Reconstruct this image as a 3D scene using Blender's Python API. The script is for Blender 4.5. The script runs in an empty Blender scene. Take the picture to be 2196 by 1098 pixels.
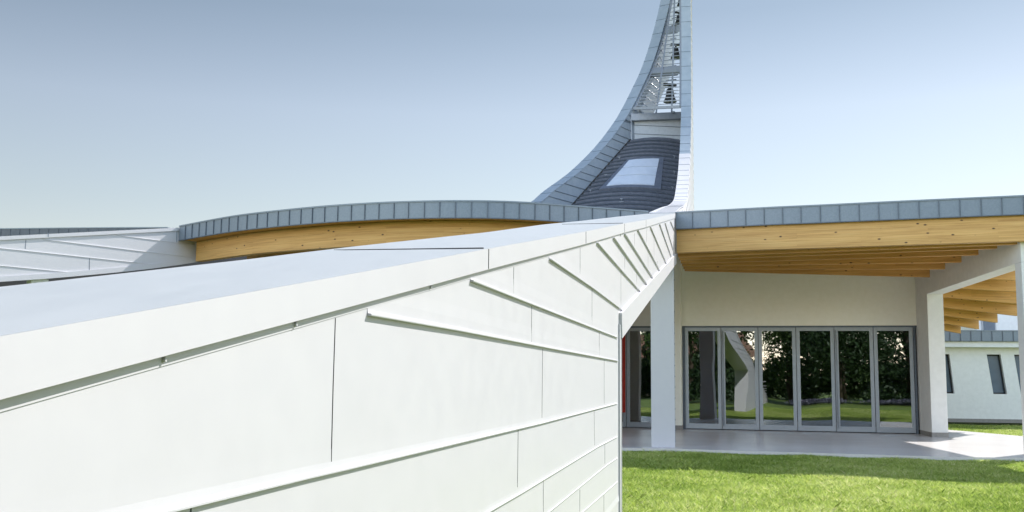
import bpy, math, random
import numpy as np
from mathutils import Vector, Matrix, noise
random.seed(7); np.random.seed(7)
S = bpy.context.scene
COL = S.collection
# ------------------------------------------------------------------ camera, sky, sun, exposure
F = 2200.0; W0, H0 = 2196.0, 1098.0
EYE = Vector((0, 0, 1.5))
PITCH = math.atan(257/2200.0); ROLL = 0.0099
_R = Vector((1, 0, 0)); _U = Vector((0, -math.sin(PITCH), math.cos(PITCH))); _F = Vector((0, math.cos(PITCH), math.sin(PITCH)))
CX = _R*math.cos(ROLL) + _U*math.sin(ROLL); CY = -_R*math.sin(ROLL) + _U*math.cos(ROLL)
cam = bpy.data.cameras.new('camera'); camo = bpy.data.objects.new('camera', cam); COL.objects.link(camo)
M = Matrix((CX, CY, -_F)).transposed().to_4x4(); M.translation = EYE
camo.matrix_world = M
cam.sensor_width = 36; cam.lens = 36*F/W0; cam.clip_start = 0.05; cam.clip_end = 2000
S.camera = camo
SUN = Vector((0.86, 0.80, 1.0)).normalized()
w = bpy.data.worlds.new('World'); S.world = w; w.use_nodes = True
nt = w.node_tree; nt.nodes.clear()
sky = nt.nodes.new('ShaderNodeTexSky'); sky.sky_type = 'NISHITA'; sky.sun_disc = False
sky.sun_elevation = math.asin(SUN.z); sky.sun_rotation = math.atan2(SUN.x, SUN.y)
sky.air_density = 1.3; sky.dust_density = 0.25; sky.ozone_density = 2.0
bg = nt.nodes.new('ShaderNodeBackground'); bg.inputs[1].default_value = 0.05
wo = nt.nodes.new('ShaderNodeOutputWorld')
hs = nt.nodes.new('ShaderNodeHueSaturation'); hs.inputs['Saturation'].default_value = 0.7
nt.links.new(sky.outputs[0], hs.inputs['Color']); tn = nt.nodes.new('ShaderNodeMixRGB'); tn.blend_type = 'MULTIPLY'; tn.inputs[0].default_value = 1; tn.inputs[2].default_value = (.95, 1.0, .96, 1)
nt.links.new(hs.outputs[0], tn.inputs[1])
# sky brightness by elevation (pale haze low down), and the unseen half behind the viewer brightened as added fill light
tcw = nt.nodes.new('ShaderNodeTexCoord'); sx = nt.nodes.new('ShaderNodeSeparateXYZ'); nt.links.new(tcw.outputs['Generated'], sx.inputs[0])
rz = nt.nodes.new('ShaderNodeValToRGB'); e = rz.color_ramp.elements
for p_ in (.16, .25, .34, .6): e.new(p_)
for i_, (p_, c_) in enumerate([(0, (1.2, 1.02, 1.05)), (.16, (1.02, .925, .94)), (.25, (.99, .90, .93)), (.34, (.73, .71, .745)), (.6, (.75, .74, .8)), (1, (.9, .9, .92))]): e[i_].position = p_; e[i_].color = (c_[0]/2, c_[1]/2, c_[2]/2, 1)
nt.links.new(sx.outputs['Z'], rz.inputs[0])
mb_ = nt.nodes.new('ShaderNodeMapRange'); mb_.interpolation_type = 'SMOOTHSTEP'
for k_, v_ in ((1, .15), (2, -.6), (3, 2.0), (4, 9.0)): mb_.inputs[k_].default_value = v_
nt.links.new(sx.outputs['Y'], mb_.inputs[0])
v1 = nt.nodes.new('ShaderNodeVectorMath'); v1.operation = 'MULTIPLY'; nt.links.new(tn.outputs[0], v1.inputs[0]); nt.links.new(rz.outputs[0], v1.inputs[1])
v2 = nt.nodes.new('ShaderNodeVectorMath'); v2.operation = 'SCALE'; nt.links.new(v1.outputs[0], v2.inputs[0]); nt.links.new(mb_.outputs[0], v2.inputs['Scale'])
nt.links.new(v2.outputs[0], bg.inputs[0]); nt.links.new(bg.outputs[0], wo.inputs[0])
sl = bpy.data.lights.new('sun', 'SUN'); sl.energy = 3.1; sl.angle = math.radians(0.5); sl.color = (1.0, 0.975, 0.935)
so = bpy.data.objects.new('sun', sl); COL.objects.link(so); so.location = (20, 20, 40)
so.rotation_euler = SUN.to_track_quat('Z', 'Y').to_euler()
S.view_settings.view_transform = 'Standard'; S.view_settings.look = 'None'
S.view_settings.gamma = 1; S.view_settings.use_curve_mapping = False
S.view_settings.exposure = 1.42

# ------------------------------------------------------------------ helpers
def ray(px, py):
    u = (px-W0/2)/F; v = (H0/2-py)/F
    c, s = math.cos(ROLL), math.sin(ROLL)
    return (_F + _R*(u*c - v*s) + _U*(u*s + v*c))
def on_z(px, py, z):
    d = ray(px, py); return EYE + d*((z-EYE.z)/d.z)
def on_plane(px, py, P, n):
    d = ray(px, py); return EYE + d*((P-EYE).dot(n)/d.dot(n))
UP = Vector((0, 0, 1))
def V(*a): return Vector(a)

def wloc(o):
    p = o.location.copy()
    while o.parent: o = o.parent; p += o.location
    return p
class MB:
    def __init__(s): s.v = []; s.f = []; s.sm = []
    def add(s, vs, fs, smooth=False):
        b = len(s.v); s.v += [tuple(v) for v in vs]
        s.f += [tuple(i+b for i in f) for f in fs]; s.sm += [smooth]*len(fs); return s
    def prism(s, pts, vec):
        n = len(pts); vec = Vector(vec)
        a = [Vector(p) for p in pts]; b = [p+vec for p in a]
        nn = Vector((0, 0, 0))
        for i in range(n): nn += a[i].cross(a[(i+1) % n])
        if nn.dot(vec) > 0: a.reverse(); b.reverse()
        fs = [tuple(range(n)), tuple(range(2*n-1, n-1, -1))]
        fs += [(i, i+n, (i+1) % n+n, (i+1) % n) for i in range(n)]
        return s.add(a+b, fs)
    def box(s, c, x, y, z, hx, hy, hz):
        c = Vector(c); P = [c+x*(i*hx)+y*(j*hy)-z*hz for i, j in ((-1, -1), (1, -1), (1, 1), (-1, 1))]
        return s.prism(P, z*(2*hz))
    def bar(s, a, b, wd, ht, up=UP):
        a = Vector(a); b = Vector(b); d = (b-a).normalized(); x = d.cross(up).normalized(); u = x.cross(d).normalized()
        P = [a+x*(i*wd/2)+u*(j*ht/2) for i, j in ((-1, -1), (1, -1), (1, 1), (-1, 1))]
        return s.prism(P, b-a)
    def sweep(s, rings, closed=True, caps=True, smooth=False):
        m = len(rings[0]); vs = [p for r in rings for p in r]; fs = []
        k = m if closed else m-1
        for i in range(len(rings)-1):
            for j in range(k):
                a = i*m+j; b = i*m+(j+1) % m
                fs.append((a, b, b+m, a+m))
        if caps and closed:
            fs.append(tuple(range(m-1, -1, -1))); o = (len(rings)-1)*m; fs.append(tuple(range(o, o+m)))
        return s.add(vs, fs, smooth)
    def tube(s, pts, r, n=8, smooth=True):
        rings = []
        rr = r if isinstance(r, (list, tuple)) else [r]*len(pts)
        for i, p in enumerate(pts):
            p = Vector(p); d = (Vector(pts[min(i+1, len(pts)-1)])-Vector(pts[max(i-1, 0)])).normalized()
            x = d.orthogonal().normalized() if i == 0 else (x-d*x.dot(d)).normalized()
            y = d.cross(x)
            rings.append([p+(x*math.cos(2*math.pi*k/n)+y*math.sin(2*math.pi*k/n))*rr[i] for k in range(n)])
        return s.sweep(rings, True, True, smooth)
    def lathe(s, c, prof, n=24):
        rings = [[Vector(c)+V(r*math.cos(2*math.pi*k/n), r*math.sin(2*math.pi*k/n), z) for k in range(n)] for r, z in prof]
        return s.sweep(rings, True, True, True)
    def build(s, name, mat, parent=None, origin=None, bevel=0, fix=True):
        me = bpy.data.meshes.new(name)
        o = Vector(origin) if origin else Vector((0, 0, 0))
        me.from_pydata([tuple(Vector(v)-o) for v in s.v], [], s.f)
        me.polygons.foreach_set('use_smooth', s.sm); me.update()
        if fix:
            import bmesh
            bm = bmesh.new(); bm.from_mesh(me); bmesh.ops.recalc_face_normals(bm, faces=bm.faces); bm.to_mesh(me); bm.free()
        ob = bpy.data.objects.new(name, me); COL.objects.link(ob); ob.location = o
        if mat: me.materials.append(mat)
        if parent: ob.parent = parent; ob.location = o - wloc(parent)
        if bevel:
            m = ob.modifiers.new('bevel', 'BEVEL'); m.width = bevel; m.segments = 2; m.limit_method = 'ANGLE'
            m.angle_limit = math.radians(40); m.use_clamp_overlap = True
        return ob
def thing(name, loc, label, cat, group=None):
    o = bpy.data.objects.new(name, None); COL.objects.link(o); o.location = loc; o.empty_display_size = 0.2
    return tag(o, label, cat, group)
def tag(o, label, cat, group=None, kind=None):
    o['label'] = label; o['category'] = cat
    if group: o['group'] = group
    if kind: o['kind'] = kind
    return o
def lab(o, t): o['label'] = t; return o

# ------------------------------------------------------------------ materials
def mat(name, base=(.8, .8, .8), rough=.5, metal=0, spec=.5):
    m = bpy.data.materials.new(name); m.use_nodes = True
    n = m.node_tree; b = n.nodes['Principled BSDF']
    b.inputs['Base Color'].default_value = (*base, 1); b.inputs['Roughness'].default_value = rough
    b.inputs['Metallic'].default_value = metal; b.inputs['Specular IOR Level'].default_value = spec
    return m, n, b
def N(n, t, **k):
    x = n.nodes.new(t)
    for a, b in k.items(): setattr(x, a, b)
    return x
def noise_tex(n, scale, detail=4, rough=.5, vec=None, stretch=None):
    tc = N(n, 'ShaderNodeTexCoord'); src = tc.outputs['Object']
    if stretch:
        mp = N(n, 'ShaderNodeMapping'); mp.inputs['Scale'].default_value = stretch; n.links.new(src, mp.inputs[0]); src = mp.outputs[0]
    t = N(n, 'ShaderNodeTexNoise'); t.inputs['Scale'].default_value = scale; t.inputs['Detail'].default_value = detail
    t.inputs['Roughness'].default_value = rough; n.links.new(src, t.inputs['Vector']); return t
def ramp(n, src, stops):
    r = N(n, 'ShaderNodeValToRGB'); e = r.color_ramp.elements
    while len(e) < len(stops): e.new(0.5)
    for i, (p, c) in enumerate(stops): e[i].position = p; e[i].color = (*c, 1)
    n.links.new(src, r.inputs[0]); return r
def bump(n, b, src, strength, dist):
    bp = N(n, 'ShaderNodeBump'); bp.inputs['Strength'].default_value = strength; bp.inputs['Distance'].default_value = dist
    n.links.new(src, bp.inputs['Height']); n.links.new(bp.outputs[0], b.inputs['Normal']); return bp
def rough_var(n, b, src, lo, hi):
    mr = N(n, 'ShaderNodeMapRange'); mr.inputs[3].default_value = lo; mr.inputs[4].default_value = hi
    n.links.new(src, mr.inputs[0]); n.links.new(mr.outputs[0], b.inputs['Roughness'])
def simple(name, c1, c2, scale, rough=.6, bstr=.15, bdist=.01, lo=.35, hi=.65, metal=0, stretch=None, detail=5, spec=.5):
    m, n, b = mat(name, c1, rough, metal, spec)
    t = noise_tex(n, scale, detail, .6, stretch=stretch)
    r = ramp(n, t.outputs['Fac'], [(lo, c1), (hi, c2)]); n.links.new(r.outputs[0], b.inputs['Base Color'])
    if bstr: bump(n, b, t.outputs['Fac'], bstr, bdist)
    return m
MT = {}
# white pre-painted aluminium: soft oil-canning, faint smudges
m, n, b = mat('white_clad', (.84, .845, .83), .38)
t = noise_tex(n, 1.7, 2, .4, stretch=(1, 1, 1)); t2 = noise_tex(n, 9, 6, .65)
r = ramp(n, t2.outputs['Fac'], [(.3, (.545, .534, .562)), (.62, (.56, .549, .574))]); n.links.new(r.outputs[0], b.inputs['Base Color'])
rough_var(n, b, t2.outputs['Fac'], .3, .5); bump(n, b, t.outputs['Fac'], .05, .05)
MT['clad'] = m
m, n, b = mat('coping_sheet', (.52, .56, .60), .3, 0.0)  # top sheet greyed to stand in for the sky it reflects
t = noise_tex(n, 2.2, 2, .4); t2 = noise_tex(n, 14, 6, .6, stretch=(1, .12, 1))
r = ramp(n, t2.outputs['Fac'], [(.3, (.42, .432, .435)), (.7, (.455, .467, .47))]); n.links.new(r.outputs[0], b.inputs['Base Color'])
rough_var(n, b, t2.outputs['Fac'], .25, .4); bump(n, b, t.outputs['Fac'], .1, .04)
MT['coping'] = m
MT['joint'] = simple('joint_gap', (.03, .03, .03), (.05, .05, .05), 20, .9, 0)
MT['tower'] = simple('tower_sheet_shaded', (.255, .31, .375), (.295, .35, .415), 3.0, .38, .1, .02, spec=.5)  # blue-grey shade of the tower legs put into the colour
MT['tower_line'] = simple('tower_seam', (.10, .13, .17), (.14, .17, .21), 3.0, .5, 0)
MT['zinc'] = simple('zinc_fascia', (.185, .22, .262), (.215, .25, .295), 26.0, .5, .06, .003, .35, .65, metal=.25)
MT['zinc_seam'] = simple('zinc_seam', (.09, .115, .15), (.13, .15, .18), 20.0, .5, 0, metal=.2)
MT['zinc_dark'] = simple('dark_zinc_roof', (.11, .13, .175), (.15, .17, .22), 6.0, .42, .1, .01, metal=.3)
MT['zinc_black'] = simple('dark_zinc_edge', (.055, .07, .095), (.075, .09, .12), 6.0, .5, 0)  # darker zinc tone for the far-left roof edge
MT['seam_dark'] = simple('dark_seam', (.055, .068, .09), (.07, .085, .11), 6.0, .5, 0)
MT['steel'] = simple('pale_steel', (.24, .27, .32), (.29, .32, .37), 8.0, .4, 0, metal=.2)
MT['infill'] = simple('pale_sheet', (.42, .47, .54), (.47, .52, .59), 8.0, .45, 0)
MT['frame'] = simple('grey_alu_frame', (.33, .36, .40), (.36, .39, .43), 10.0, .4, 0, metal=.3)
MT['plaster'] = simple('white_plaster', (.78, .78, .76), (.83, .83, .81), 7.0, .85, .25, .004)
MT['cream'] = simple('cream_plaster', (.87, .85, .76), (.90, .88, .80), 7.0, .85, .25, .004)
MT['conc'] = simple('fairface_pillar', (.70, .69, .67), (.75, .74, .72), 5.0, .8, .3, .004)
MT['plinth'] = simple('stone_plinth', (.22, .21, .20), (.29, .27, .25), 14.0, .7, .2, .004)
MT['darkwall'] = simple('dark_interior', (.02, .02, .02), (.035, .032, .03), 3.0, .8, 0)
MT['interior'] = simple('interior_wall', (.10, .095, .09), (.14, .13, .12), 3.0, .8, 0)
MT['bell'] = simple('bell_bronze', (.018, .02, .022), (.035, .037, .038), 9.0, .5, .1, .01, metal=.3)
MT['red'] = simple('red_fabric', (.45, .035, .02), (.35, .02, .015), 6.0, .8, .3, .02)
MT['bark'] = simple('bark', (.05, .04, .03), (.12, .09, .06), 9.0, .9, .8, .05, stretch=(1, 1, .2))
def leafm(name, c1, c2):
    m, n, b = mat(name, c1, .55)
    t = noise_tex(n, 1.3, 3, .6); r = ramp(n, t.outputs['Fac'], [(.35, c1), (.65, c2)]); n.links.new(r.outputs[0], b.inputs['Base Color'])
    tr = N(n, 'ShaderNodeBsdfTranslucent'); n.links.new(r.outputs[0], tr.inputs[0])
    mx = N(n, 'ShaderNodeMixShader'); mx.inputs[0].default_value = .3
    out = n.nodes['Material Output']; n.links.new(b.outputs[0], mx.inputs[1]); n.links.new(tr.outputs[0], mx.inputs[2]); n.links.new(mx.outputs[0], out.inputs[0])
    return m
MT['leaf_dark'] = leafm('leaf_dark', (.018, .045, .014), (.04, .08, .025))
MT['leaf_mid'] = leafm('leaf_mid', (.05, .10, .025), (.09, .15, .04))
MT['lavender'] = leafm('lavender', (.12, .13, .17), (.2, .19, .27))
MT['path'] = simple('pale_paving', (.40, .37, .33), (.47, .44, .39), 5.0, .8, .2, .004)
MT['rooftile'] = simple('clay_roof_tile', (.20, .10, .07), (.28, .16, .11), 6.0, .8, .4, .03, stretch=(6, .5, 1))
# polished terrace stone
m, n, b = mat('terrace_stone', (.40, .37, .36), .22)
t = noise_tex(n, 24, 8, .7); t2 = noise_tex(n, .8, 4, .6)
r = ramp(n, t.outputs['Fac'], [(.3, (.60, .565, .555)), (.7, (.68, .645, .63))])
mx = N(n, 'ShaderNodeMixRGB', blend_type='MULTIPLY'); mx.inputs[0].default_value = .5
r2 = ramp(n, t2.outputs['Fac'], [(.3, (.8, .8, .8)), (.7, (1, 1, 1))])
n.links.new(r.outputs[0], mx.inputs[1]); n.links.new(r2.outputs[0], mx.inputs[2]); n.links.new(mx.outputs[0], b.inputs['Base Color'])
b.inputs['Roughness'].default_value = .27; MT['stone'] = m
# glulam: coordinates run x = along beam, z = up (beam-local mesh UV-free: uses attributes via UV map "run")
def glulam(name, c1, c2, c3):
    m, n, b = mat(name, c1, .6)
    uv = N(n, 'ShaderNodeUVMap'); uv.uv_map = 'run'
    def mp(sx, sy):
        q = N(n, 'ShaderNodeMapping'); q.inputs['Scale'].default_value = (sx, sy, 1); n.links.new(uv.outputs[0], q.inputs[0]); return q
    a = mp(.9, 26); t = N(n, 'ShaderNodeTexNoise'); t.inputs['Scale'].default_value = 1.0; t.inputs['Detail'].default_value = 7; t.inputs['Roughness'].default_value = .65
    t.inputs['Distortion'].default_value = .6
    n.links.new(a.outputs[0], t.inputs['Vector'])
    r = ramp(n, t.outputs['Fac'], [(.28, c2), (.5, c1), (.75, c3)])
    # lamination boards about 4 cm tall with random tone
    bt = N(n, 'ShaderNodeTexBrick'); bt.inputs['Scale'].default_value = 1.0; bt.inputs['Brick Width'].default_value = 2.7; bt.inputs['Row Height'].default_value = .042
    bt.inputs['Mortar Size'].default_value = .0012; bt.inputs['Color1'].default_value = (1, 1, 1, 1); bt.inputs['Color2'].default_value = (.8, .76, .7, 1); bt.inputs['Mortar'].default_value = (.62, .55, .48, 1)
    n.links.new(uv.outputs[0], bt.inputs['Vector'])
    mx = N(n, 'ShaderNodeMixRGB', blend_type='MULTIPLY'); mx.inputs[0].default_value = .8
    n.links.new(r.outputs[0], mx.inputs[1]); n.links.new(bt.outputs[0], mx.inputs[2])
    # knots
    k = mp(4.2, 8.0); vo = N(n, 'ShaderNodeTexVoronoi'); vo.inputs['Scale'].default_value = 1.0; vo.inputs['Randomness'].default_value = 1.0
    n.links.new(k.outputs[0], vo.inputs['Vector'])
    sel = N(n, 'ShaderNodeSeparateColor'); n.links.new(vo.outputs['Color'], sel.inputs[0])
    gt = N(n, 'ShaderNodeMath', operation='GREATER_THAN'); gt.inputs[1].default_value = .38; n.links.new(sel.outputs[0], gt.inputs[0])
    mr = N(n, 'ShaderNodeMapRange'); mr.inputs[1].default_value = .08; mr.inputs[2].default_value = .17; mr.inputs[3].default_value = 1; mr.inputs[4].default_value = 0
    n.links.new(vo.outputs['Distance'], mr.inputs[0])
    mu = N(n, 'ShaderNodeMath', operation='MULTIPLY'); n.links.new(mr.outputs[0], mu.inputs[0]); n.links.new(gt.outputs[0], mu.inputs[1])
    m2 = N(n, 'ShaderNodeMixRGB'); m2.inputs[2].default_value = (.07, .03, .012, 1)
    n.links.new(mu.outputs[0], m2.inputs[0]); n.links.new(mx.outputs[0], m2.inputs[1]); n.links.new(m2.outputs[0], b.inputs['Base Color'])
    bump(n, b, t.outputs['Fac'], .15, .003)
    return m
MT['glulam'] = glulam('glulam_spruce', (.66, .385, .13), (.50, .265, .08), (.74, .47, .19))
MT['rafter'] = glulam('rafter_spruce', (.68, .37, .11), (.52, .26, .07), (.76, .46, .17))
# glass doors
def glass(name, refl, tint, wav):
    m = bpy.data.materials.new(name); m.use_nodes = True; n = m.node_tree; n.nodes.clear()
    out = N(n, 'ShaderNodeOutputMaterial'); g = N(n, 'ShaderNodeBsdfGlossy'); g.inputs['Roughness'].default_value = .012; g.inputs[0].default_value = (.93, .97, 1, 1)
    tr = N(n, 'ShaderNodeBsdfTransparent'); tr.inputs[0].default_value = (*tint, 1)
    lw = N(n, 'ShaderNodeLayerWeight'); lw.inputs[0].default_value = .35
    mr = N(n, 'ShaderNodeMapRange'); mr.inputs[3].default_value = refl; mr.inputs[4].default_value = 1; n.links.new(lw.outputs['Fresnel'], mr.inputs[0])
    mx = N(n, 'ShaderNodeMixShader'); n.links.new(mr.outputs[0], mx.inputs[0]); n.links.new(tr.outputs[0], mx.inputs[1]); n.links.new(g.outputs[0], mx.inputs[2])
    t = noise_tex(n, .9, 1, .4, stretch=(1, 1, .7)); bp = N(n, 'ShaderNodeBump'); bp.inputs['Strength'].default_value = 1; bp.inputs['Distance'].default_value = wav
    n.links.new(t.outputs['Fac'], bp.inputs['Height']); n.links.new(bp.outputs[0], g.inputs['Normal']); n.links.new(mx.outputs[0], out.inputs[0])
    return m
MT['glass'] = glass('door_glass', .22, (.30, .34, .36), .005)
MT['skyglass'] = simple('skylight_glass', (.46, .52, .62), (.52, .58, .68), 2.0, .2, 0, spec=.8)
MT['winglass'] = simple('blue_window_glass', (.07, .11, .16), (.09, .14, .20), 2.0, .25, 0, spec=.4)
# lawn
m, n, b = mat('lawn_soil', (.09, .15, .035), .9)
t = noise_tex(n, 90, 8, .75); t2 = noise_tex(n, 1.1, 4, .6)
r = ramp(n, t.outputs['Fac'], [(.3, (.05, .09, .015)), (.55, (.16, .23, .04)), (.8, (.32, .38, .10))])
r2 = ramp(n, t2.outputs['Fac'], [(.3, (.75, .8, .7)), (.7, (1.1, 1.1, 1.0))])
mx = N(n, 'ShaderNodeMixRGB', blend_type='MULTIPLY'); mx.inputs[0].default_value = 1
n.links.new(r.outputs[0], mx.inputs[1]); n.links.new(r2.outputs[0], mx.inputs[2]); n.links.new(mx.outputs[0], b.inputs['Base Color'])
bump(n, b, t.outputs['Fac'], .8, .03); MT['lawn'] = m
MT['darkpane'] = simple('dark_glazing', (.07, .075, .08), (.09, .09, .095), 2.0, .35, 0, spec=.3)
m, n, b = mat('grass_blade', (.2, .3, .05), .5)
at = N(n, 'ShaderNodeAttribute'); at.attribute_name = 'tone'
r = ramp(n, at.outputs['Fac'], [(0, (.09, .18, .015)), (.4, (.36, .49, .08)), (.75, (.60, .68, .19)), (1, (.84, .82, .46))])
n.links.new(r.outputs[0], b.inputs['Base Color'])
tr = N(n, 'ShaderNodeBsdfTranslucent'); n.links.new(r.outputs[0], tr.inputs[0])
mx = N(n, 'ShaderNodeMixShader'); mx.inputs[0].default_value = .4
out = n.nodes['Material Output']; n.links.new(b.outputs[0], mx.inputs[1]); n.links.new(tr.outputs[0], mx.inputs[2]); n.links.new(mx.outputs[0], out.inputs[0])
MT['blade'] = m

def add_run_uv(ob, P, d, up=UP):
    """UV 'run': u = metres along d, v = metres across (up, or depth for the underside)."""
    me = ob.data; uv = me.uv_layers.new(name='run'); off = wloc(ob)
    side = d.cross(up).normalized(); rnd = random.uniform(0, 50)
    for p in me.polygons:
        nn = p.normal; flat = abs(nn.dot(up)) > .6
        for li in p.loop_indices:
            co = me.vertices[me.loops[li].vertex_index].co + off - P
            uv.data[li].uv = (co.dot(d)+rnd, (co.dot(side) if flat else co.dot(up)) + rnd*.37)
    return ob

# ------------------------------------------------------------------ key planes
GZ = -0.03; GG = -0.09
vA = ray(1530, 810); dA = V(vA.x, vA.y, 0).normalized(); nA = V(dA.y, -dA.x, 0)
PA = on_z(1448, 962, GZ)                       # foot of the pier under wall A, on its right face
vB = ray(2640, 822); dB = V(vB.x, vB.y, 0).normalized(); nB = V(dB.y, -dB.x, 0)
def A(px, py, off=0): return on_plane(px, py, PA+nA*off, nA)
def Asz(px, py): p = A(px, py); return ((p-PA).dot(dA), p.z)
def Ap(s, z, off=0): q = PA+dA*s+nA*off; return V(q.x, q.y, z)
ZC = A(1447, 457).z                            # roof edge height shared by the canopies
PB = on_z(385, 486, ZC); PB = V(PB.x, PB.y, 0)
def Bsz(px, py): p = on_plane(px, py, PB, nB); return ((p-PB).dot(dB), p.z)
def Bp(s, z, off=0): q = PB+dB*s+nB*off; return V(q.x, q.y, z)
def s_at(P, d, y): return (y-P.y)/d.y
print('PA', PA, 'ZC', ZC, 'PB', PB, 'dA', dA, 'dB', dB)

def interp(pts, x):
    if x <= pts[0][0]: (x0, y0), (x1, y1) = pts[0], pts[1]; return y0+(y1-y0)/(x1-x0)*(x-x0)
    for (x0, y0), (x1, y1) in zip(pts, pts[1:]):
        if x <= x1: return y0+(y1-y0)/(x1-x0)*(x-x0)
    (x0, y0), (x1, y1) = pts[-2], pts[-1]; return y0+(y1-y0)/(x1-x0)*(x-x0)
def smooth_pts(pts, k=4):
    out = []
    n_ = len(pts)
    for i in range(n_-1):
        p0 = Vector(pts[max(i-1, 0)]); p1 = Vector(pts[i]); p2 = Vector(pts[i+1]); p3 = Vector(pts[min(i+2, n_-1)])
        for j in range(k):
            t = j/k
            out.append(0.5*((2*p1)+(-p0+p2)*t+(2*p0-5*p1+4*p2-p3)*t*t+(-p0+3*p1-3*p2+p3)*t**3))
    out.append(Vector(pts[-1])); return out

TA = 0.58; TT = 0.42
# ------------------------------------------------------------------ near white clad wall
def strip_on(mb, fn, pts, prof, smooth=False):
    """sweep prof [(dz, out)...] along pts [(s,z)...] on a wall plane fn(s,z,off)"""
    rings = []
    for i, (s, z) in enumerate(pts):
        a = Vector(pts[max(i-1, 0)]); b = Vector(pts[min(i+1, len(pts)-1)]); d = (b-a).normalized(); pn = V(-d.y, d.x)
        if pn.y < 0: pn = -pn
        rings.append([fn(s+pn.x*h, z+pn.y*h, o) for h, o in prof])
    mb.sweep(rings, True, True, smooth)
topA = [Asz(*p) for p in [(0, 716.8), (300, 665), (600, 613), (950, 550), (1040, 533), (1145, 515), (1253.7, 496), (1336.8, 479), (1383, 471.5), (1420, 463), (1446.5, 457.5)]]
botA = [Asz(*p) for p in [(0, 851.7), (344.6, 761), (750, 658), (950, 603), (1024, 583), (1156, 550), (1243, 525), (1330, 500), (1383, 484), (1444, 469.6)]]
print('topA', [(round(a, 2), round(b, 2)) for a, b in topA]); print('botA', [(round(a, 2), round(b, 2)) for a, b in botA])
sN = s_at(PA, dA, -7.0)
sl0 = (topA[3][1]-topA[0][1])/(topA[3][0]-topA[0][0])
zN = topA[0][1]+(sN-topA[0][0])*sl0
def topz(s): return zN+(s-sN)*sl0 if s < topA[0][0] else interp(topA, s)
sE = topA[-1][0]
def copz(s): return topz(s)-(0.075+0.0018*max(0, s+21))
sEdge, zEdge = Asz(1328, 700); sFar, zFar = Asz(1447, 558)
wallA = thing('clad_wall', (PA.x, PA.y, 0), 'long white panel-clad wall sweeping from close left foreground up to the tower', 'wall')
ss = [sN+(sE-sN)*i/60 for i in range(61)]
poly = [Ap(sN, -.15), Ap(sEdge, -.15), Ap(sEdge, zEdge), Ap(sFar, zFar), Ap(sE-.02, zFar)] + [Ap(s, topz(s)-.05) for s in reversed(ss[:-1])]
poly.insert(5, Ap(sE-.02, topz(sE)-.05))
MB().prism(poly, -nA*TA).build('cladding', MT['clad'], wallA)
# coping: white drip face, flat sheet top, raised back lip
def coping(fn, S_, tz, Tk, face, lip=.005, ov=.014, parent=None, fmat=None, tmat=None, names=('coping_face', 'coping_sheet')):
    r1 = []; r2 = []
    for s in S_:
        z = tz(s); h = face(s); Tk = interp(wid, s)-ov if s > wid[0][0] else wid[0][1]-ov
        r1.append([fn(s, z, ov), fn(s, z-h, ov), fn(s, z-h, ov-.008), fn(s, z-.012, ov-.008)])
        r2.append([fn(s, z, ov-.001), fn(s, z-.012, ov-.0085), fn(s, z-.012, -Tk-ov), fn(s, z-.09, -Tk-ov), fn(s, z-.09, -Tk-ov-.008), fn(s, z+lip*.6, -Tk-ov-.008), fn(s, z+lip, -Tk-ov+.012), fn(s, z+lip*.7, -Tk+.02), fn(s, z+.002, -Tk+.075)])
    a = MB().sweep(r1).build(names[0], fmat, parent); b_ = MB().sweep(r2).build(names[1], tmat, parent)
    return a, b_
wid = [(-20, .60), (-18.5, .66), (-16, .68), (-13, .78), (-9, .80), (-4, .72), (.8, .62)]
coping(Ap, ss, topz, TA, lambda s: topz(s)-copz(s), parent=wallA, fmat=MT['clad'], tmat=MT['coping'])
# thin back rail below coping (clip strip with a hairline)
rb = []
for s in ss:
    z = copz(s); rb.append([Ap(s, z+.02, .0), Ap(s, z+.02, .0016), Ap(s, z-.018, .0016), Ap(s, z-.018, 0)])
MB().sweep(rb).build('drip_strip', MT['clad'], wallA)
for px, py in [(347, 770), (630, 693), (921, 615), (1330, 503)]:
    s, z = Asz(px, py); z = copz(s)-.008; k = .0028 if px < 500 else (.0035 if px < 1200 else .012)
    mb = MB(); P = [Ap(s+k*1.2*math.cos(a), z+k*1.6*math.sin(a), .0014) for a in [i*math.pi/4 for i in range(8)]]
    mb.prism(P, nA*.006); lab(mb.build('clip', MT['clad'], wallA, bevel=.001), 'small round clip under the coping edge')
# courses: lapped lips
def lip(pts, d, wide, ext=None):
    P = [Asz(*p) for p in pts]
    if ext is not None: P = [(ext, P[0][1])] + P
    if ext is not None:
        mb = MB(); strip_on(mb, Ap, P, [(-.004, .0003), (-.004, d*.9), (-.003, d), (.0008, d), (.0028, d*.42), (.009, d*.2), (.022, d*.07), (.05, .0003)])
        return mb.build('panel_lip', MT['clad'], wallA)
    mb = MB(); strip_on(mb, Ap, P, [(-.004, .0005), (-.004, d*.9), (-.002, d), (.0015, d), (.0028, d*.2), (.012, d*.09), (wide*.8, .0012), (wide*1.6, .0003)])
    return mb.build('panel_lip', MT['clad'], wallA)
upper = [[(787, 674), (980, 708), (1165, 744), (1324, 774)], [(1008, 601.5), (1140, 653), (1322.6, 724)], [(1177, 555.4), (1269.5, 618), (1339, 670)],
         [(1278.8, 521), (1331.6, 581), (1376, 630)], [(1314, 510), (1387.5, 613)], [(1338, 502), (1399.5, 598)], [(1366, 493), (1414, 582)],
         [(1393.6, 487), (1427.6, 565)], [(1413.4, 481), (1438.5, 551)], [(1425.3, 478), (1443, 537)], [(1437, 475), (1446, 497)]]
for i, p in enumerate(upper): lip(p, [.0115, .0125, .0145, .017, .02, .02, .02, .02, .02, .02, .02][i], .05)
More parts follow.
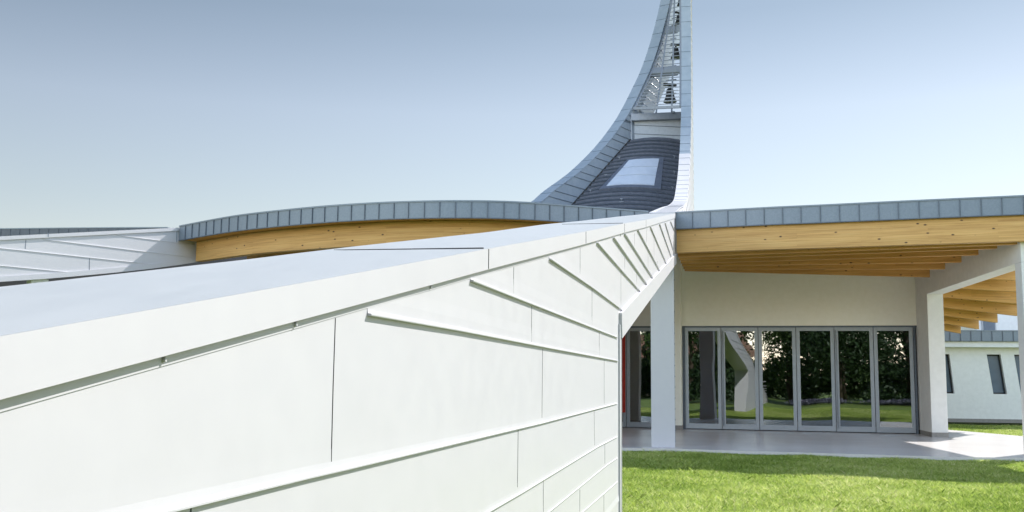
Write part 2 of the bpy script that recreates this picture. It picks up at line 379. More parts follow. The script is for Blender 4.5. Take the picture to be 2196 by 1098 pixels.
lower = [[(345, 1098), (650, 1024.7), (729.7, 1006.8), (1160, 907), (1323, 865)], [(1045, 1098), (1121.8, 1054), (1281, 958), (1323, 936.7)],
         [(1176, 1098), (1300, 998), (1324, 982)], [(1249, 1098), (1324, 1033)]]
for i, p in enumerate(lower): lip(p, [.0078, .006, .005, .005][i], .05, ext=sN+.1)
for zz in (.78, .38): lip([(1290, 1200), (1324, 1190)], .006, .05) if 0 else None
for zz in (.42, .05):
    mb = MB(); strip_on(mb, Ap, [(sN+.1, zz), (sEdge-.02, zz)], [(-.004, .0005), (-.001, .006), (.01, .005), (.05, .0005)]); mb.build('panel_lip', MT['clad'], wallA)
joints = [[(719, 682), (714, 830), (710, 990)], [(1163.5, 749), (1162, 896)], [(1140, 656), (1139.5, 737)], [(1101.5, 573), (1101, 629)],
          [(1295.5, 771), (1295.5, 866)], [(1285, 712), (1285.2, 762)], [(1269.4, 620), (1269.4, 697)], [(1244, 532), (1243.8, 592)], [(1331.5, 583), (1331.5, 660)],
          [(1339.5, 552), (1339.5, 580)], [(1365.4, 584), (1365.4, 615)], [(1360.5, 500), (1360.5, 528)], [(1389.7, 532), (1389.7, 578)], [(1386.5, 489), (1386.5, 520)], [(1402.5, 515), (1402.5, 555)], [(1410, 560), (1410, 572)],
          [(1111, 922), (1109.5, 1045)], [(1274, 881), (1275, 955)], [(1165, 1031), (1165, 1098)], [(1243.5, 1050), (1243, 1098)], [(1297, 953), (1297, 995)], [(1295, 1062), (1295, 1098)], [(409, 1086), (408, 1130)]]
for j in joints:
    P = [Asz(*p) for p in j]; mb = MB()
    for (s0, z0), (s1, z1) in zip(P, P[1:]):
        dep = (PA+dA*s0).y; wd = max(.0011, .00042*dep)
        d = Vector((s1-s0, z1-z0)).normalized(); q = Vector((-d.y, d.x))*wd
        o = .0012 if len(j) < 5 and True else .0012
        o2 = .0012
        mb.prism([Ap(s0+q.x, z0+q.y, 0), Ap(s0-q.x, z0-q.y, 0), Ap(s1-q.x, z1-q.y, 0), Ap(s1+q.x, z1+q.y, 0)], nA*o2)
    lab(mb.build('panel_joint', MT['joint'], wallA), 'dark hairline butt joint between two white panels')
# coping joints
for (a, b_) in [((767, 526.6), (1020, 538)), ((1225, 477), (1330, 481))]:
    s0 = Asz(*((1040, 533) if a[0] < 1000 else (1336.8, 479)))[0]
    MB().box((Ap(s0, topz(s0)+.0016, -.30)), dA, nA, UP, .0035 if a[0] < 1000 else .008, .295, .0022).build('coping_joint', MT['joint'], wallA)
for px in (1040, 1252, 1336, 1383):
    s0 = Asz(px, interp([(0, 716.8), (1040, 533), (1446, 457.5)], px))[0]; h = topz(s0)-copz(s0)
    MB().box(Ap(s0, topz(s0)-h/2, .0148), dA, UP, nA, .0012+.00016*(s0+23), h/2-.002, .0012).build('coping_joint', MT['joint'], wallA)
# edge trims: upright and sloping soffit trim
sd = Vector((sFar-sEdge, zFar-zEdge)).normalized(); pn = Vector((-sd.y, sd.x))
MB().prism([Ap(sEdge-.10, -.1, 0), Ap(sEdge-.10, zEdge+.02, 0), Ap(sEdge, zEdge, 0), Ap(sEdge, -.1, 0)], nA*.016).build('edge_trim', MT['clad'], wallA, bevel=.003)
MB().prism([Ap(sEdge+.01, -.12, .02), Ap(sEdge+.01, zEdge-.01, .02), Ap(sEdge+.03, zEdge-.01, .02), Ap(sEdge+.03, -.12, .02)], -nA*(TA+.04)).build('end_sheet', MT['clad'], wallA)
q0 = Vector((sEdge-.03, zEdge-.02)); q1 = Vector((sFar+.25, zFar+.25*sd.y/sd.x)); 
def band(o0, o1, out, dep, nm, mt):
    P = [q0+pn*o0, q0+pn*o1, q1+pn*o1, q1+pn*o0]
    return MB().prism([Ap(p.x, p.y, out) for p in P], -nA*dep).build(nm, mt, wallA, bevel=.002)
band(-.09, .14, .03, TA+.06, 'soffit_trim', MT['clad'])
# ------------------------------------------------------------------ pier below the far end of the wall
sP0 = 0.0
pier = thing('clad_pier', Ap(.2, 0, -.3), 'square white metal-clad pier carrying the end of the sweeping wall', 'pillar')
pw = (on_z(1397, 962, GZ)-PA).length
fw = on_z(1397, 961, GZ)-PA; xw = V(fw.x, fw.y, 0).normalized(); pw = V(fw.x, fw.y, 0).length
yw = V(-xw.y, xw.x, 0); yw = yw if yw.y > 0 else -yw
c0 = V(PA.x, PA.y, 0)
zt = copz(sE)-.02
MB().prism([c0+V(0, 0, -.15), c0+xw*pw+V(0, 0, -.15), c0+xw*pw+yw*.5+V(0, 0, -.15), c0+yw*.5+V(0, 0, -.15)], V(0, 0, zt-.3)).build('shaft', MT['clad'], pier, bevel=.006)
mb = MB()
for i in range(17):
    mb.box(c0-xw*.006+yw*.012+V(0, 0, .35+i*.235), xw, yw, UP, .007, .012, .011)
mb.box(c0-xw*.002+yw*.012+V(0, 0, 2.3), xw, yw, UP, .004, .006, 2.2); mb.build('rivet_strip', MT['tower_line'], pier)
# ------------------------------------------------------------------ far clad wall (left)
topB = [Bsz(*p) for p in [(0, 507), (100, 502.5), (200, 499), (300, 493.5), (352, 489.3), (385, 488)]]
botB = [Bsz(*p) for p in [(0, 603.4), (100, 597), (202, 588), (300, 578.5), (371.6, 569), (430, 560)]]
sB0 = s_at(PB, dB, 9.0); sB1 = Bsz(430, 540)[0]
slB = (topB[-1][1]-topB[0][1])/(topB[-1][0]-topB[0][0]); slBb = (botB[-1][1]-botB[0][1])/(botB[-1][0]-botB[0][0])
def topzB(s): return topB[-1][1]+(s-topB[-1][0])*slB
def botzB(s): return interp(botB, s)
print('B', topB, botB, slB, slBb)
wallB = thing('clad_wall', Bp(-4, 0), 'white panel-clad wall raised above dark glazing at far left with a canopy shadow', 'wall')
sb = [sB0+(sB1-sB0)*i/30 for i in range(31)]
MB().prism([Bp(s, botzB(s)) for s in sb]+[Bp(s, topzB(s)-.05) for s in reversed(sb)], -nB*.42).build('cladding', MT['clad'], wallB)
rr = [[Bp(s, topzB(s), .03), Bp(s, topzB(s)-.085, .03), Bp(s, topzB(s)-.085, .01), Bp(s, topzB(s)-.06, -.45), Bp(s, topzB(s)+.01, -.45)] for s in sb]
MB().sweep(rr).build('coping', MT['clad'], wallB)
rr = [[Bp(s, botzB(s)-.01, -.43), Bp(s, botzB(s)-.01, .035), Bp(s, botzB(s)+.11, .035), Bp(s, botzB(s)+.11, .0)] for s in sb]
MB().sweep(rr).build('soffit_trim', MT['clad'], wallB)
for pts in [[(252, 504.5), (379, 520.5), (426, 527)], [(92, 513), (429, 554)], [(-20, 529.5), (0, 532), (358, 570)], [(-20, 567), (0, 569.5), (156, 584.5)], [(-300, 545), (0, 583)][:0]]:
    if not pts: continue
    P = [Bsz(*p) for p in pts]; mb = MB(); strip_on(mb, Bp, P, [(-.006, .001), (-.006, .012), (.003, .012), (.01, .003), (.05, .001)]); mb.build('panel_lip', MT['clad'], wallB)
for pts in [[(55.5, 513.5), (54, 534)], [(192, 553.5), (191.5, 580)], [(102, 500), (102, 508)], [(102, 590), (102, 596)], [(379, 496), (378.6, 520)]]:
    (s0, z0), (s1, z1) = Bsz(*pts[0]), Bsz(*pts[1]); o = .034 if abs(pts[0][1]-pts[1][1]) < 10 else .003
    MB().prism([Bp(s0-.007, z0, 0), Bp(s0+.007, z0, 0), Bp(s1+.007, z1, 0), Bp(s1-.007, z1, 0)], nB*o).build('panel_joint', MT['tower_line'], wallB)
# recess below it
rec = thing('glazed_front', Bp(-5, 0, -1.2), 'dark recessed glazing under the raised far left clad wall', 'window')
def zb(s): return botzB(s)+.25
MB().prism([Bp(sB0, -.1, -1.3), Bp(sB1+5, -.1, -1.3), Bp(sB1+5, 5.2, -1.3), Bp(sB0, 3.2, -1.3)], -nB*.1).build('dark_pane', MT['darkpane'], rec)
mb = MB()
for i in range(9): mb.box(Bp(sB0+i*1.9, 2.0, -1.24), dB, nB, UP, .05, .06, 2.1)
mb.box(Bp((sB0+sB1)/2, 2.95, -1.22), dB, nB, UP, (sB1-sB0)/2, .05, .05); mb.build('mullion', MT['frame'], rec)
s0, z0 = Bsz(83, 606)
t = tag(MB().prism([Bp(s0-.12, -.1, -.1), Bp(s0+.3, -.1, -.1), Bp(s0+.3, botzB(s0)+.02, -.1), Bp(s0-.12, botzB(s0)+.02, -.1)], -nB*.2).build('wall_pier', MT['plaster'], None, bevel=.01), 'short white pier under the raised far left clad wall', 'pillar')
# ------------------------------------------------------------------ canopies (zinc fascia, glulam edge beam)
def offset_curve(pts, d):
    out = []
    for i, p in enumerate(pts):
        a = pts[max(i-1, 0)]; b = pts[min(i+1, len(pts)-1)]; t = (b-a); t.z = 0; t.normalize()
        out.append(p+V(-t.y, t.x, 0)*d)
    return out
def resample(pts, step):
    L = [0]
    for a, b in zip(pts, pts[1:]): L.append(L[-1]+(b-a).length)
    n_ = max(2, int(round(L[-1]/step))); out = []
    for i in range(n_+1):
        t = L[-1]*i/n_; j = 0
        while j < len(L)-2 and L[j+1] < t: j += 1
        out.append(pts[j].lerp(pts[j+1], (t-L[j])/(L[j+1]-L[j])))
    return out
def fascia(curve, zt, h, parent, pitch, zm='zinc'):
    q = resample(curve, pitch)
    for i in range(len(q)-1):
        if 0: pass
    fine = resample(curve, pitch/2)
    inn = offset_curve(fine, .05)
    rg = [[V(a.x, a.y, zt), V(a.x, a.y, zt-h), V(b.x, b.y, zt-h), V(b.x, b.y, zt)] for a, b in zip(fine, inn)]
    MB().sweep(rg).build('fascia', MT[zm], parent)
    # drip and cap
    o1 = offset_curve(fine, -.018); o2 = offset_curve(fine, .25)
    rg = [[V(a.x, a.y, zt+.022), V(a.x, a.y, zt-.012), V(b.x, b.y, zt-.003), V(b.x, b.y, zt+.03)] for a, b in zip(o1, o2)]
    MB().sweep(rg).build('roof_edge', MT['zinc'], parent)
    o1 = offset_curve(fine, -.012); o2 = offset_curve(fine, .04)
    rg = [[V(a.x, a.y, zt-h+.016), V(a.x, a.y, zt-h-.004), V(b.x, b.y, zt-h-.004), V(b.x, b.y, zt-h+.016)] for a, b in zip(o1, o2)]
    MB().sweep(rg).build('drip_edge', MT['zinc_seam'], parent)
    mb = MB()
    for i in range(1, len(q)-1):
        t = (q[i+1]-q[i-1]); t.z = 0; t.normalize(); nn = V(t.y, -t.x, 0)
        p = q[i]+t*random.uniform(-.008, .008)
        mb.box(V(p.x, p.y, zt-h/2)+nn*.012, t, nn, UP, .007, .013, h/2-.02)
    mb.build('standing_seam', MT['zinc_seam'], parent)
    return fine
def beam_along(curve, inset, zt, zb_, wd, parent, m, name='edge_beam'):
    a = offset_curve(curve, inset); b = offset_curve(curve, inset+wd)
    rg = [[V(p.x, p.y, zt), V(p.x, p.y, zb_), V(q.x, q.y, zb_), V(q.x, q.y, zt)] for p, q in zip(a, b)]
    ob = MB().sweep(rg).build(name, m, parent)
    # run uv by arclength
    me = ob.data; uv = me.uv_layers.new(name='run'); L = [0]
    for p, q in zip(a, a[1:]): L.append(L[-1]+(q-p).length)
    for pf in me.polygons:
        for li in pf.loop_indices:
            vi = me.loops[li].vertex_index; r_, k = divmod(vi, 4); co = me.vertices[vi].co
            uv.data[li].uv = (L[min(r_, len(L)-1)], co.z + (wd if k >= 2 else 0) + (0 if abs(pf.normal.z) < .5 else .3))
    return ob
FH = .375
curveL = [on_z(px, py, ZC) for px, py in [(385, 485.5), (450, 473), (515, 462), (600, 452), (700, 442.5), (800, 436), (880, 433), (960, 431.5), (1050, 432), (1130, 435), (1200, 440), (1300, 447.5), (1400, 455)]]
curveL = smooth_pts(curveL, 3)
# stop the edge at the far side of wall A
lim = []
for p in curveL:
    if (p-PA).dot(nA) > -TA-.03: break
    lim.append(p)
dlast = (lim[-1]-lim[-2]).normalized(); dist = ((-TA-.02)-(lim[-1]-PA).dot(nA))/dlast.dot(nA); lim.append(lim[-1]+dlast*max(.02, dist))
curveL = lim
print('curveL', [tuple(round(c, 2) for c in p) for p in curveL[::6]])
canL = thing('canopy_roof', V(curveL[12].x, curveL[12].y, ZC), 'curved grey zinc-edged canopy on a timber beam between far left wall and foreground wall', 'canopy')
fL = fascia(curveL, ZC, FH, canL, .352)
zbL = on_plane(430, 563, PB, nB).z
beam = beam_along(offset_curve(fL, 0), .5, ZC-FH+.02, ZC-FH-.50, .2, canL, MT['glulam'])
back = [Ap(12.5, ZC, -TA-.02), Bp(s_at(PB, dB, 36), ZC, .03)]
dk = [V(p.x, p.y, ZC-.06) for p in offset_curve(fL, .06)]
dk = dk + [V(Ap(10, 0, -TA-.02).x, Ap(10, 0, -TA-.02).y, ZC-.06), V(Bp(9.5, 0, .02).x, Bp(9.5, 0, .02).y, ZC-.06)]
dk[0] = V(Bp(.0, 0, .02).x+.0, Bp(.06, 0, .02).y, ZC-.06)
MB().prism(dk, V(0, 0, .05)).build('roof_deck', MT['zinc_dark'], canL)
sf = [V(p.x, p.y, ZC-FH+.03) for p in offset_curve(fL, .06)] + [V(Ap(10, 0, -TA-.02).x, Ap(10, 0, -TA-.02).y, ZC-FH+.03), V(Bp(9.5, 0, .02).x, Bp(9.5, 0, .02).y, ZC-FH+.03)]
sfo = MB().prism(sf, V(0, 0, .03)).build('soffit_board', MT['rafter'], canL); add_run_uv(sfo, PA, V(1, 0, 0))
beam_along(offset_curve(fL, 0)[3:], 1.7, ZC-FH+.02, ZC-FH-.62, .2, canL, MT['glulam'], 'inner_beam')
# glazed nave front set back under the canopy
gl = [Bp(5.2, 0, .03)]+offset_curve(fL, 3.0)[8:]; gl2 = [Bp(5.4, 0, .03)]+offset_curve(fL, 3.12)[8:]
nave = tag(MB().sweep([[V(a.x, a.y, -.1), V(a.x, a.y, ZC-FH), V(b.x, b.y, ZC-FH), V(b.x, b.y, -.1)] for a, b in zip(gl, gl2)]).build('nave_wall', MT['plaster'], None), 'white curved hall wall in deep shade behind the timber beam of the left canopy', 'wall')
# right portico
pxs = [(1447.5, 457), (1550.5, 451), (1664, 445), (1755, 441), (1900, 434), (2050, 427), (2196, 420.5), (2330, 414), (2480, 407)]
curveR = smooth_pts([on_z(px, py, ZC) for px, py in pxs], 3)
curveR = [p for p in curveR if p.x > 4.6]
e_ = (curveR[0]-curveR[3]).normalized(); curveR = [curveR[0]+e_*(((PA+nA*.016)-curveR[0]).dot(nA)/e_.dot(nA))]+curveR
PS = on_z(1999, 937.2, 0); TS = .42
_q = min(curveR, key=lambda p: abs(p.x/p.y*F+W0/2-2204)); dSx = V(PS.x-_q.x, PS.y-_q.y-.1, 0).normalized(); nSx = V(dSx.y, -dSx.x, 0)
ex = (curveR[-1]-curveR[-3]).normalized(); curveR = [p for p in curveR if (p-PS).dot(nSx) < TS-.3]
curveR.append(curveR[-1]+ex*(((PS+nSx*(TS+2.3))-curveR[-1]).dot(nSx)/ex.dot(nSx)))  # unseen roof overhang past the side wall, sized to trim the sun patch
print('curveR', [tuple(round(c, 2) for c in p) for p in curveR[::6]])
port = thing('portico_roof', V(curveR[8].x, curveR[8].y, ZC), 'flat grey zinc-edged portico roof with timber beam and rafters over the folding doors', 'canopy')
fR = fascia(curveR, ZC, .385, port, .405)
zR = 1.5+.757*(ZC-1.5)
beam_along(fR, .10, ZC-.385+.02, zR, .2, port, MT['glulam'])
# side wall plane (parallel to the sweeping wall)
PS = on_z(1999, 937.2, 0); _e = curveR[-1]; dS = dSx.copy(); nS = V(dS.y, -dS.x, 0)       # left face of S is at offset 0, body to +nS
def Sp(s, z, off=0): q = PS+dS*s+nS*off; return V(q.x, q.y, z)
def Ssz(px, py): p = on_plane(px, py, PS, nS); return ((p-PS).dot(dS), p.z)
# door wall
D0 = on_z(1470, 920, 0); D1 = on_z(1968, 931, 0); dD = (D1-D0); dD.z = 0; dlen = dD.length; dD.normalize(); nD = V(dD.y, -dD.x, 0)   # towards viewer
def Dp(s, z, off=0): q = D0+dD*s+nD*off; return V(q.x, q.y, z)
def Dsz(px, py): p = on_plane(px, py, D0, nD); return ((p-D0).dot(dD), p.z)
print('PS', PS, 'D0', D0, 'D1', D1, 'doorlen', dlen, nD)
ends = [Ssz(*p) for p in [(2139, 532.6), (2099, 546.4), (2062.5, 562.5), (2027, 577), (1994.6, 594.4)]]
_e0 = Ssz(2182, 520); ends = [(_e0[0], _e0[1]-.035)]+ends
print('rafter ends', ends)
lefts = [(1450, 551.6), (1452.5, 558), (1455, 565), (1457, 571), (1459.6, 577.0), (1461, 581)]
ZD = ZC-.12
chord = V(curveR[-1].x-curveR[0].x, curveR[-1].y-curveR[0].y, 0).normalized()
for (s, z), lp in zip(ends, lefts):
    e = Sp(s, z, .02); l_ = e+chord*(((PA+nA*.05)-e).dot(nA)/chord.dot(nA)); q = on_plane(lp[0], lp[1], e, V(chord.y, -chord.x, 0)); l_.z = q.z
    d = (l_-e).normalized(); side = V(-chord.y, chord.x, 0)*(-1 if chord.x*1 < 0 else 1)
    if side.y < 0: side = -side
    P = [e, e+side*.12, e+side*.12+V(0, 0, .27), e+V(0, 0, .27)]
    ob = MB().prism(P, l_-e).build('rafter', MT['rafter'], port, bevel=.004); add_run_uv(ob, e, d)
dk = [V(p.x, p.y, ZD+.002) for p in offset_curve(fR, .32)]
bk0 = Dp(-.3, 0, -.4); bk1 = Sp(2.6, 0, .6)
i1 = max(i for i, p in enumerate(dk) if (p-PS).dot(nS) < -.1)+1; sS0 = (dk[i1-1]-PS).dot(dS)
dk = [p for p in dk[:i1]]
dk = [V(Ap(1.6, 0, .03).x, Ap(1.6, 0, .03).y, ZD+.002)]+dk[1:]+[V(Sp(sS0, 0, .01).x, Sp(sS0, 0, .01).y, ZD+.002), V(Sp(2.5, 0, .01).x, Sp(2.5, 0, .01).y, ZD+.002), V(Dp(-2.2, 0, -.3).x, Dp(-2.2, 0, -.3).y, ZD+.002), V(Ap(8, 0, .03).x, Ap(8, 0, .03).y, ZD+.002)]
dko = MB().prism(dk, V(0, 0, .06)).build('ceiling_board', MT['rafter'], port); add_run_uv(dko, PA, dD)
rk = [V(p.x, p.y, ZC-.05) for p in offset_curve(fR, .05)]
rk = rk+[V(Sp(5.5, 0, TS+2.3).x, Sp(5.5, 0, TS+2.3).y, ZC-.05), V(Ap(9, 0, .03).x, Ap(9, 0, .03).y, ZC-.05)]
MB().prism(rk, V(0, 0, .045)).build('roof_deck', MT['zinc_dark'], port)
# hall building: door wall, fin, side frame
hall = thing('parish_hall', Dp(3, 0), 'white rendered hall front with a row of grey folding glass doors', 'building')
zDoor = Dsz(1700, 700)[1]; print('zDoor', zDoor)
sA0 = -5.2
ZT = ZC-.06
f0 = Dsz(1440, 918)[0]; f1 = Dsz(1464.5, 920)[0]
MB().prism([Dp(f0+.02, zDoor+.02, .02), Dp(dlen+.35, zDoor+.02, .02), Dp(dlen+.35, ZT, .02), Dp(f0+.02, ZT, .02)], -nD*.25).build('wall', MT['cream'], hall)
MB().prism([Dp(sA0, zDoor+.02, .015), Dp(f0+.01, zDoor+.02, .015), Dp(f0+.01, ZT, .015), Dp(sA0, ZT, .015)], -nD*.25).build('wall', MT['plaster'], hall)
# fin between door groups
f0 = Dsz(1440, 918)[0]; f1 = Dsz(1464.5, 920)[0]
lab(MB().prism([Dp(f0, -.02, .45), Dp(f1, -.02, .45), Dp(f1, ZT, .45), Dp(f0, ZT, .45)], -nD*.72).build('wall_fin', MT['cream'], hall, bevel=.006), 'narrow cream wall fin between the two door groups')
MB().prism([Dp(f0-.008, .0, .458), Dp(f1+.008, .0, .458), Dp(f1+.008, .12, .458), Dp(f0-.008, .12, .458)], -nD*.47).build('plinth', MT['plinth'], hall)
# side frame wall with the big opening
TS = .42
jz = Ssz(1987.5, 630); hz = Ssz(2176, 566); print('jamb', jz, hz)
zh = jz[1]-.01; zh2 = hz[1]
sJ = 0.0; sJ2 = hz[0]; _c = min(fR, key=lambda p: abs((p-PS).dot(nS)-.2)); sEnd = (_c-PS).dot(dS)+.33; print('sEnd', sEnd, sJ2)
sBk = (Dp(dlen, 0)-PS).dot(dS)+.5
ZT = ZC-.06
_C = Dp(dlen+.07, 0, 0); _l = (V(PS.x, PS.y, 0)-_C); _C2 = _C-_l*.6
def zf3(p, z): return V(p.x, p.y, z)
_fp = [_C2, PS, PS+nS*TS, PS+nS*TS+dS*1.3]
lab(MB().prism([zf3(p, -.02) for p in _fp], V(0, 0, ZT+.02)).build('side_pillar', MT['conc'], hall, bevel=.008), 'plastered corner pillar right of the folding doors')
MB().prism([Sp(a, z) for a, z in [(sJ, zh), (sJ2, zh2), (sEnd, zh2), (sEnd, ZT), (sJ, ZT)]], nS*TS).build('side_beam', MT['conc'], hall, bevel=.008)
_o = nS*-.006
MB().prism([zf3(_C2+_o, 0), zf3(PS+_o-dS*.006, 0), zf3(PS+nS*(TS+.006)-dS*.006, 0), zf3(PS+nS*(TS+.006)+dS*1.3, 0)], V(0, 0, .12)).build('plinth', MT['plinth'], hall)
MB().prism([Sp(a, z) for a, z in [(sJ2, -.02), (sEnd, -.02), (sEnd, zh2-.001), (sJ2, zh2-.001)]], nS*TS).build('side_pillar', MT['conc'], hall, bevel=.008)
# interior shell
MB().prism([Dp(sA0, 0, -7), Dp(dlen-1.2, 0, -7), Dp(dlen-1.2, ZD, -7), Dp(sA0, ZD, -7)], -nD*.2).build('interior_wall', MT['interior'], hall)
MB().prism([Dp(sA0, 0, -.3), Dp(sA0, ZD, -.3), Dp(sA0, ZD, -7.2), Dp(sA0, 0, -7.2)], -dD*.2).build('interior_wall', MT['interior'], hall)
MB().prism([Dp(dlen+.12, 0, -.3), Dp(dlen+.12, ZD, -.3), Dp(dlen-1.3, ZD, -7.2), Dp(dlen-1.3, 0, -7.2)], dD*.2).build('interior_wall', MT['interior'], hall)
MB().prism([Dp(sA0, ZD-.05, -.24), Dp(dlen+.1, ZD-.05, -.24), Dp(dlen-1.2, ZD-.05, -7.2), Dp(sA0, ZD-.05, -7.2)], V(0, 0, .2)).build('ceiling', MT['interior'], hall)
# doors
def door_leaf(s0, s1, label, handle=None, red=False):
    z1 = zDoor-.03; st_ = .098; br = .15; tr_ = .1; g = .008
    mb = MB()
    a, b_ = s0+g, s1-g
    for (x0, x1, zz0, zz1) in [(a, a+st_, .02, z1), (b_-st_, b_, .02, z1), (a+st_, b_-st_, .02, .02+br), (a+st_, b_-st_, z1-tr_, z1)]:
        mb.prism([Dp(x0, zz0, .0), Dp(x1, zz0, .0), Dp(x1, zz1, .0), Dp(x0, zz1, .0)], -nD*.07)
    d = mb.build('door', MT['frame'], hall, origin=Dp((s0+s1)/2, 0), bevel=.004); lab(d, label)
    pm = MB(); n1, n2 = 8, 16
    g0, g1, h0, h1 = a+st_-.01, b_-st_+.01, .02+br-.01, z1-tr_+.01
    pm.prism([Dp(g0, h0, -.025), Dp(g1, h0, -.025), Dp(g1, h1, -.025), Dp(g0, h1, -.025)], -nD*.012)
    pm.build('pane', MT['glass'], d)
    if handle is not None:
        hx = a+st_*.35 if handle < 0 else b_-st_*.35
        hm = MB(); hm.tube([Dp(hx, .12, .05), Dp(hx, zDoor-.12, .05)], .011, 8)
        for zz in (.3, 1.5, 2.6): hm.tube([Dp(hx, zz, .0), Dp(hx, zz, .05)], .009, 6)
        hm.build('handle', MT['steel'], d)
    return d
L6 = dlen-.03
words = ['leftmost folding glass door, beside the cream wall fin', 'second glass door from the left, with a long pull bar', 'third glass door from the left', 'fourth glass door from the left', 'fifth glass door, with a long pull bar', 'rightmost folding glass door beside the corner pillar']
for i in range(6): door_leaf(L6*i/6, L6*(i+1)/6, words[i], handle=-1 if i in (1, 4) else None)
wd = L6/6
d_l = Dsz(1343.5, 918)[0]
door_leaf(d_l, d_l+wd, 'glass door seen left of the white pier'); door_leaf(d_l-wd, d_l, 'glass door partly hidden by the foreground wall'); door_leaf(d_l-2*wd, d_l-wd, 'glass door hidden behind the foreground wall')
mb = MB()
mb.prism([Dp(f1+.005, zDoor-.028, .012), Dp(dlen+.3, zDoor-.028, .012), Dp(dlen+.3, zDoor+.018, .012), Dp(f1+.005, zDoor+.018, .012)], -nD*.1)
mb.prism([Dp(f1+.004, .0, .005), Dp(.003, .0, .005), Dp(.003, zDoor-.03, .005), Dp(f1+.004, zDoor-.03, .005)], -nD*.09)
mb.prism([Dp(L6+.004, .0, .005), Dp(L6+.06, .0, .005), Dp(L6+.06, zDoor-.03, .005), Dp(L6+.004, zDoor-.03, .005)], -nD*.09)
mb.prism([Dp(d_l-2*wd, zDoor-.028, .012), Dp(f0-.005, zDoor-.028, .012), Dp(f0-.005, zDoor+.018, .012), Dp(d_l-2*wd, zDoor+.018, .012)], -nD*.1)
mb.build('door_frame', MT['zinc_seam'], hall)
s0, z0 = Dsz(1327, 880); s1, z1 = Dsz(1340, 710)
tag(MB().prism([Dp(d_l-wd+.15, .45, .1), Dp(d_l-.015, .45, .1), Dp(d_l-.015, z1, .1), Dp(d_l-wd+.15, z1, .1)], nD*.012).build('fabric_banner', MT['red'], None), 'red fabric panel hanging in front of the glass beside the foreground wall edge', 'banner')
# ------------------------------------------------------------------ ground, terrace, path
bpy_ground = MB().add([V(-400, -400, GG-.02), V(400, -400, GG-.02), V(400, 400, GG-.02), V(-400, 400, GG-.02)], [(0, 1, 2, 3)]).build('lawn', MT['lawn'])
tag(bpy_ground, 'mown green lawn around the church', 'lawn', kind='structure')
fe = [on_z(px, py, 0) for px, py in [(1200, 958), (1330, 960), (1463, 963), (1790, 972.6), (2026, 979.6), (2196, 982), (2400, 986)]]
ter = [V(p.x, p.y, -.12) for p in fe]
ter = [ter[0]+V(-9, 1.5, 0)]+ter+[V(ter[-1].x+1, ter[-1].y+1.2, -.12)]
r1 = on_z(2260, 941, 0); r2 = on_z(2034, 921.6, 0); r3 = on_z(1985, 917.5, 0)
ter += [V(r1.x, r1.y, -.12), V(r2.x, r2.y, -.12), V(r3.x, r3.y, -.12), V(Dp(dlen+1, 0, -7.2).x, Dp(dlen+1, 0, -7.2).y, -.12), V(Dp(sA0-6, 0, -7.2).x, Dp(sA0-6, 0, -7.2).y, -.12)]
tr_ = MB().prism(ter, V(0, 0, .12)).build('terrace', MT['stone']); tag(tr_, 'polished pale stone terrace under the portico', 'terrace', kind='structure')
# ------------------------------------------------------------------ bell tower
tower = thing('bell_tower', Ap(18, 0, -2), 'tall sail-shaped bell tower, grey in shade, with curved legs, louvres and dark vaulted roof', 'tower')
def sy(P, d, y): return s_at(P, d, y)
inB = [(1157, 435), (1191, 407.6), (1245.7, 366.6), (1298, 314), (1334.5, 266), (1355, 232), (1377, 188), (1398, 141), (1419, 75), (1437, 0)]
cB = [Vector(Bsz(*p)) for p in inB]
cA = [Vector((sE, topz(sE)))]
for y_, z_ in [(28, 6.15), (32, 6.9), (35.2, 7.65), (37.6, 8.55), (39.7, 9.5), (41.4, 10.5), (43.0, 11.7), (44.3, 13.0), (45.1, 14.3), (45.7, 16), (46.1, 18), (46.4, 20.7), (46.6, 23.7), (46.7, 27.7)]:
    cA.append(Vector((sy(PA, dA, y_), z_)))
print('cA', [(round(Ap(p.x, 0).y, 1), round(p.y, 1)) for p in cA])
cA = smooth_pts(cA, 6)
sBack = sy(PA, dA, 49.5)
legA = MB().prism([Ap(p.x, p.y-.03) for p in cA]+[Ap(sBack, cA[-1].y-.03), Ap(sBack, 5.6), Ap(cA[3].x, 4.9), Ap(sE, cA[0].y-.3)], -nA*TT).build('leg', MT['clad'], tower)
def face_strip(fn, c, o0, o1, lift):
    rings = []; o1f = o1
    for i, p in enumerate(c):
        o1 = o1f(p) if callable(o1f) else o1f
        a = c[max(i-1, 0)]; b = c[min(i+1, len(c)-1)]; d = (b-a).normalized(); q = Vector((-d.y, d.x))
        rings.append([fn(p.x, p.y, o0), fn(p.x, p.y, o1), fn(p.x+q.x*lift, p.y+q.y*lift, o1), fn(p.x+q.x*lift, p.y+q.y*lift, o0)])
    return rings
def cross_joints(mb, fn, c, o0, o1, lift, step, wd=.012):
    L = 0; nxt = step*.5
    for a, b in zip(c, c[1:]):
        l = (b-a).length
        while L+l > nxt:
            p = a.lerp(b, (nxt-L)/l); d = (b-a).normalized(); q = Vector((-d.y, d.x))
            mb = MB(); mb.prism([fn(p.x-d.x*wd+q.x*lift, p.y-d.y*wd+q.y*lift, o0), fn(p.x+d.x*wd+q.x*lift, p.y+d.y*wd+q.y*lift, o0), fn(p.x+d.x*wd+q.x*lift, p.y+d.y*wd+q.y*lift, o1), fn(p.x-d.x*wd+q.x*lift, p.y-d.y*wd+q.y*lift, o1)],
                     (fn(q.x, q.y, 0)-fn(0, 0, 0))*.006); mb.build('leg_joint', MT['tower_line'], tower)
            nxt += step
        L += l
oA = lambda p: -.01-max(.43, .58-.15*(p.x-sE)/12)
kS = next(i for i, p in enumerate(cA) if p.y > 10.6)
MB().sweep(face_strip(Ap, cA[:kS+1], .01, oA, .03)).build('leg_face', MT['clad'], tower)  # sunlit lower run white, shaded run above blue-grey: light split painted by material
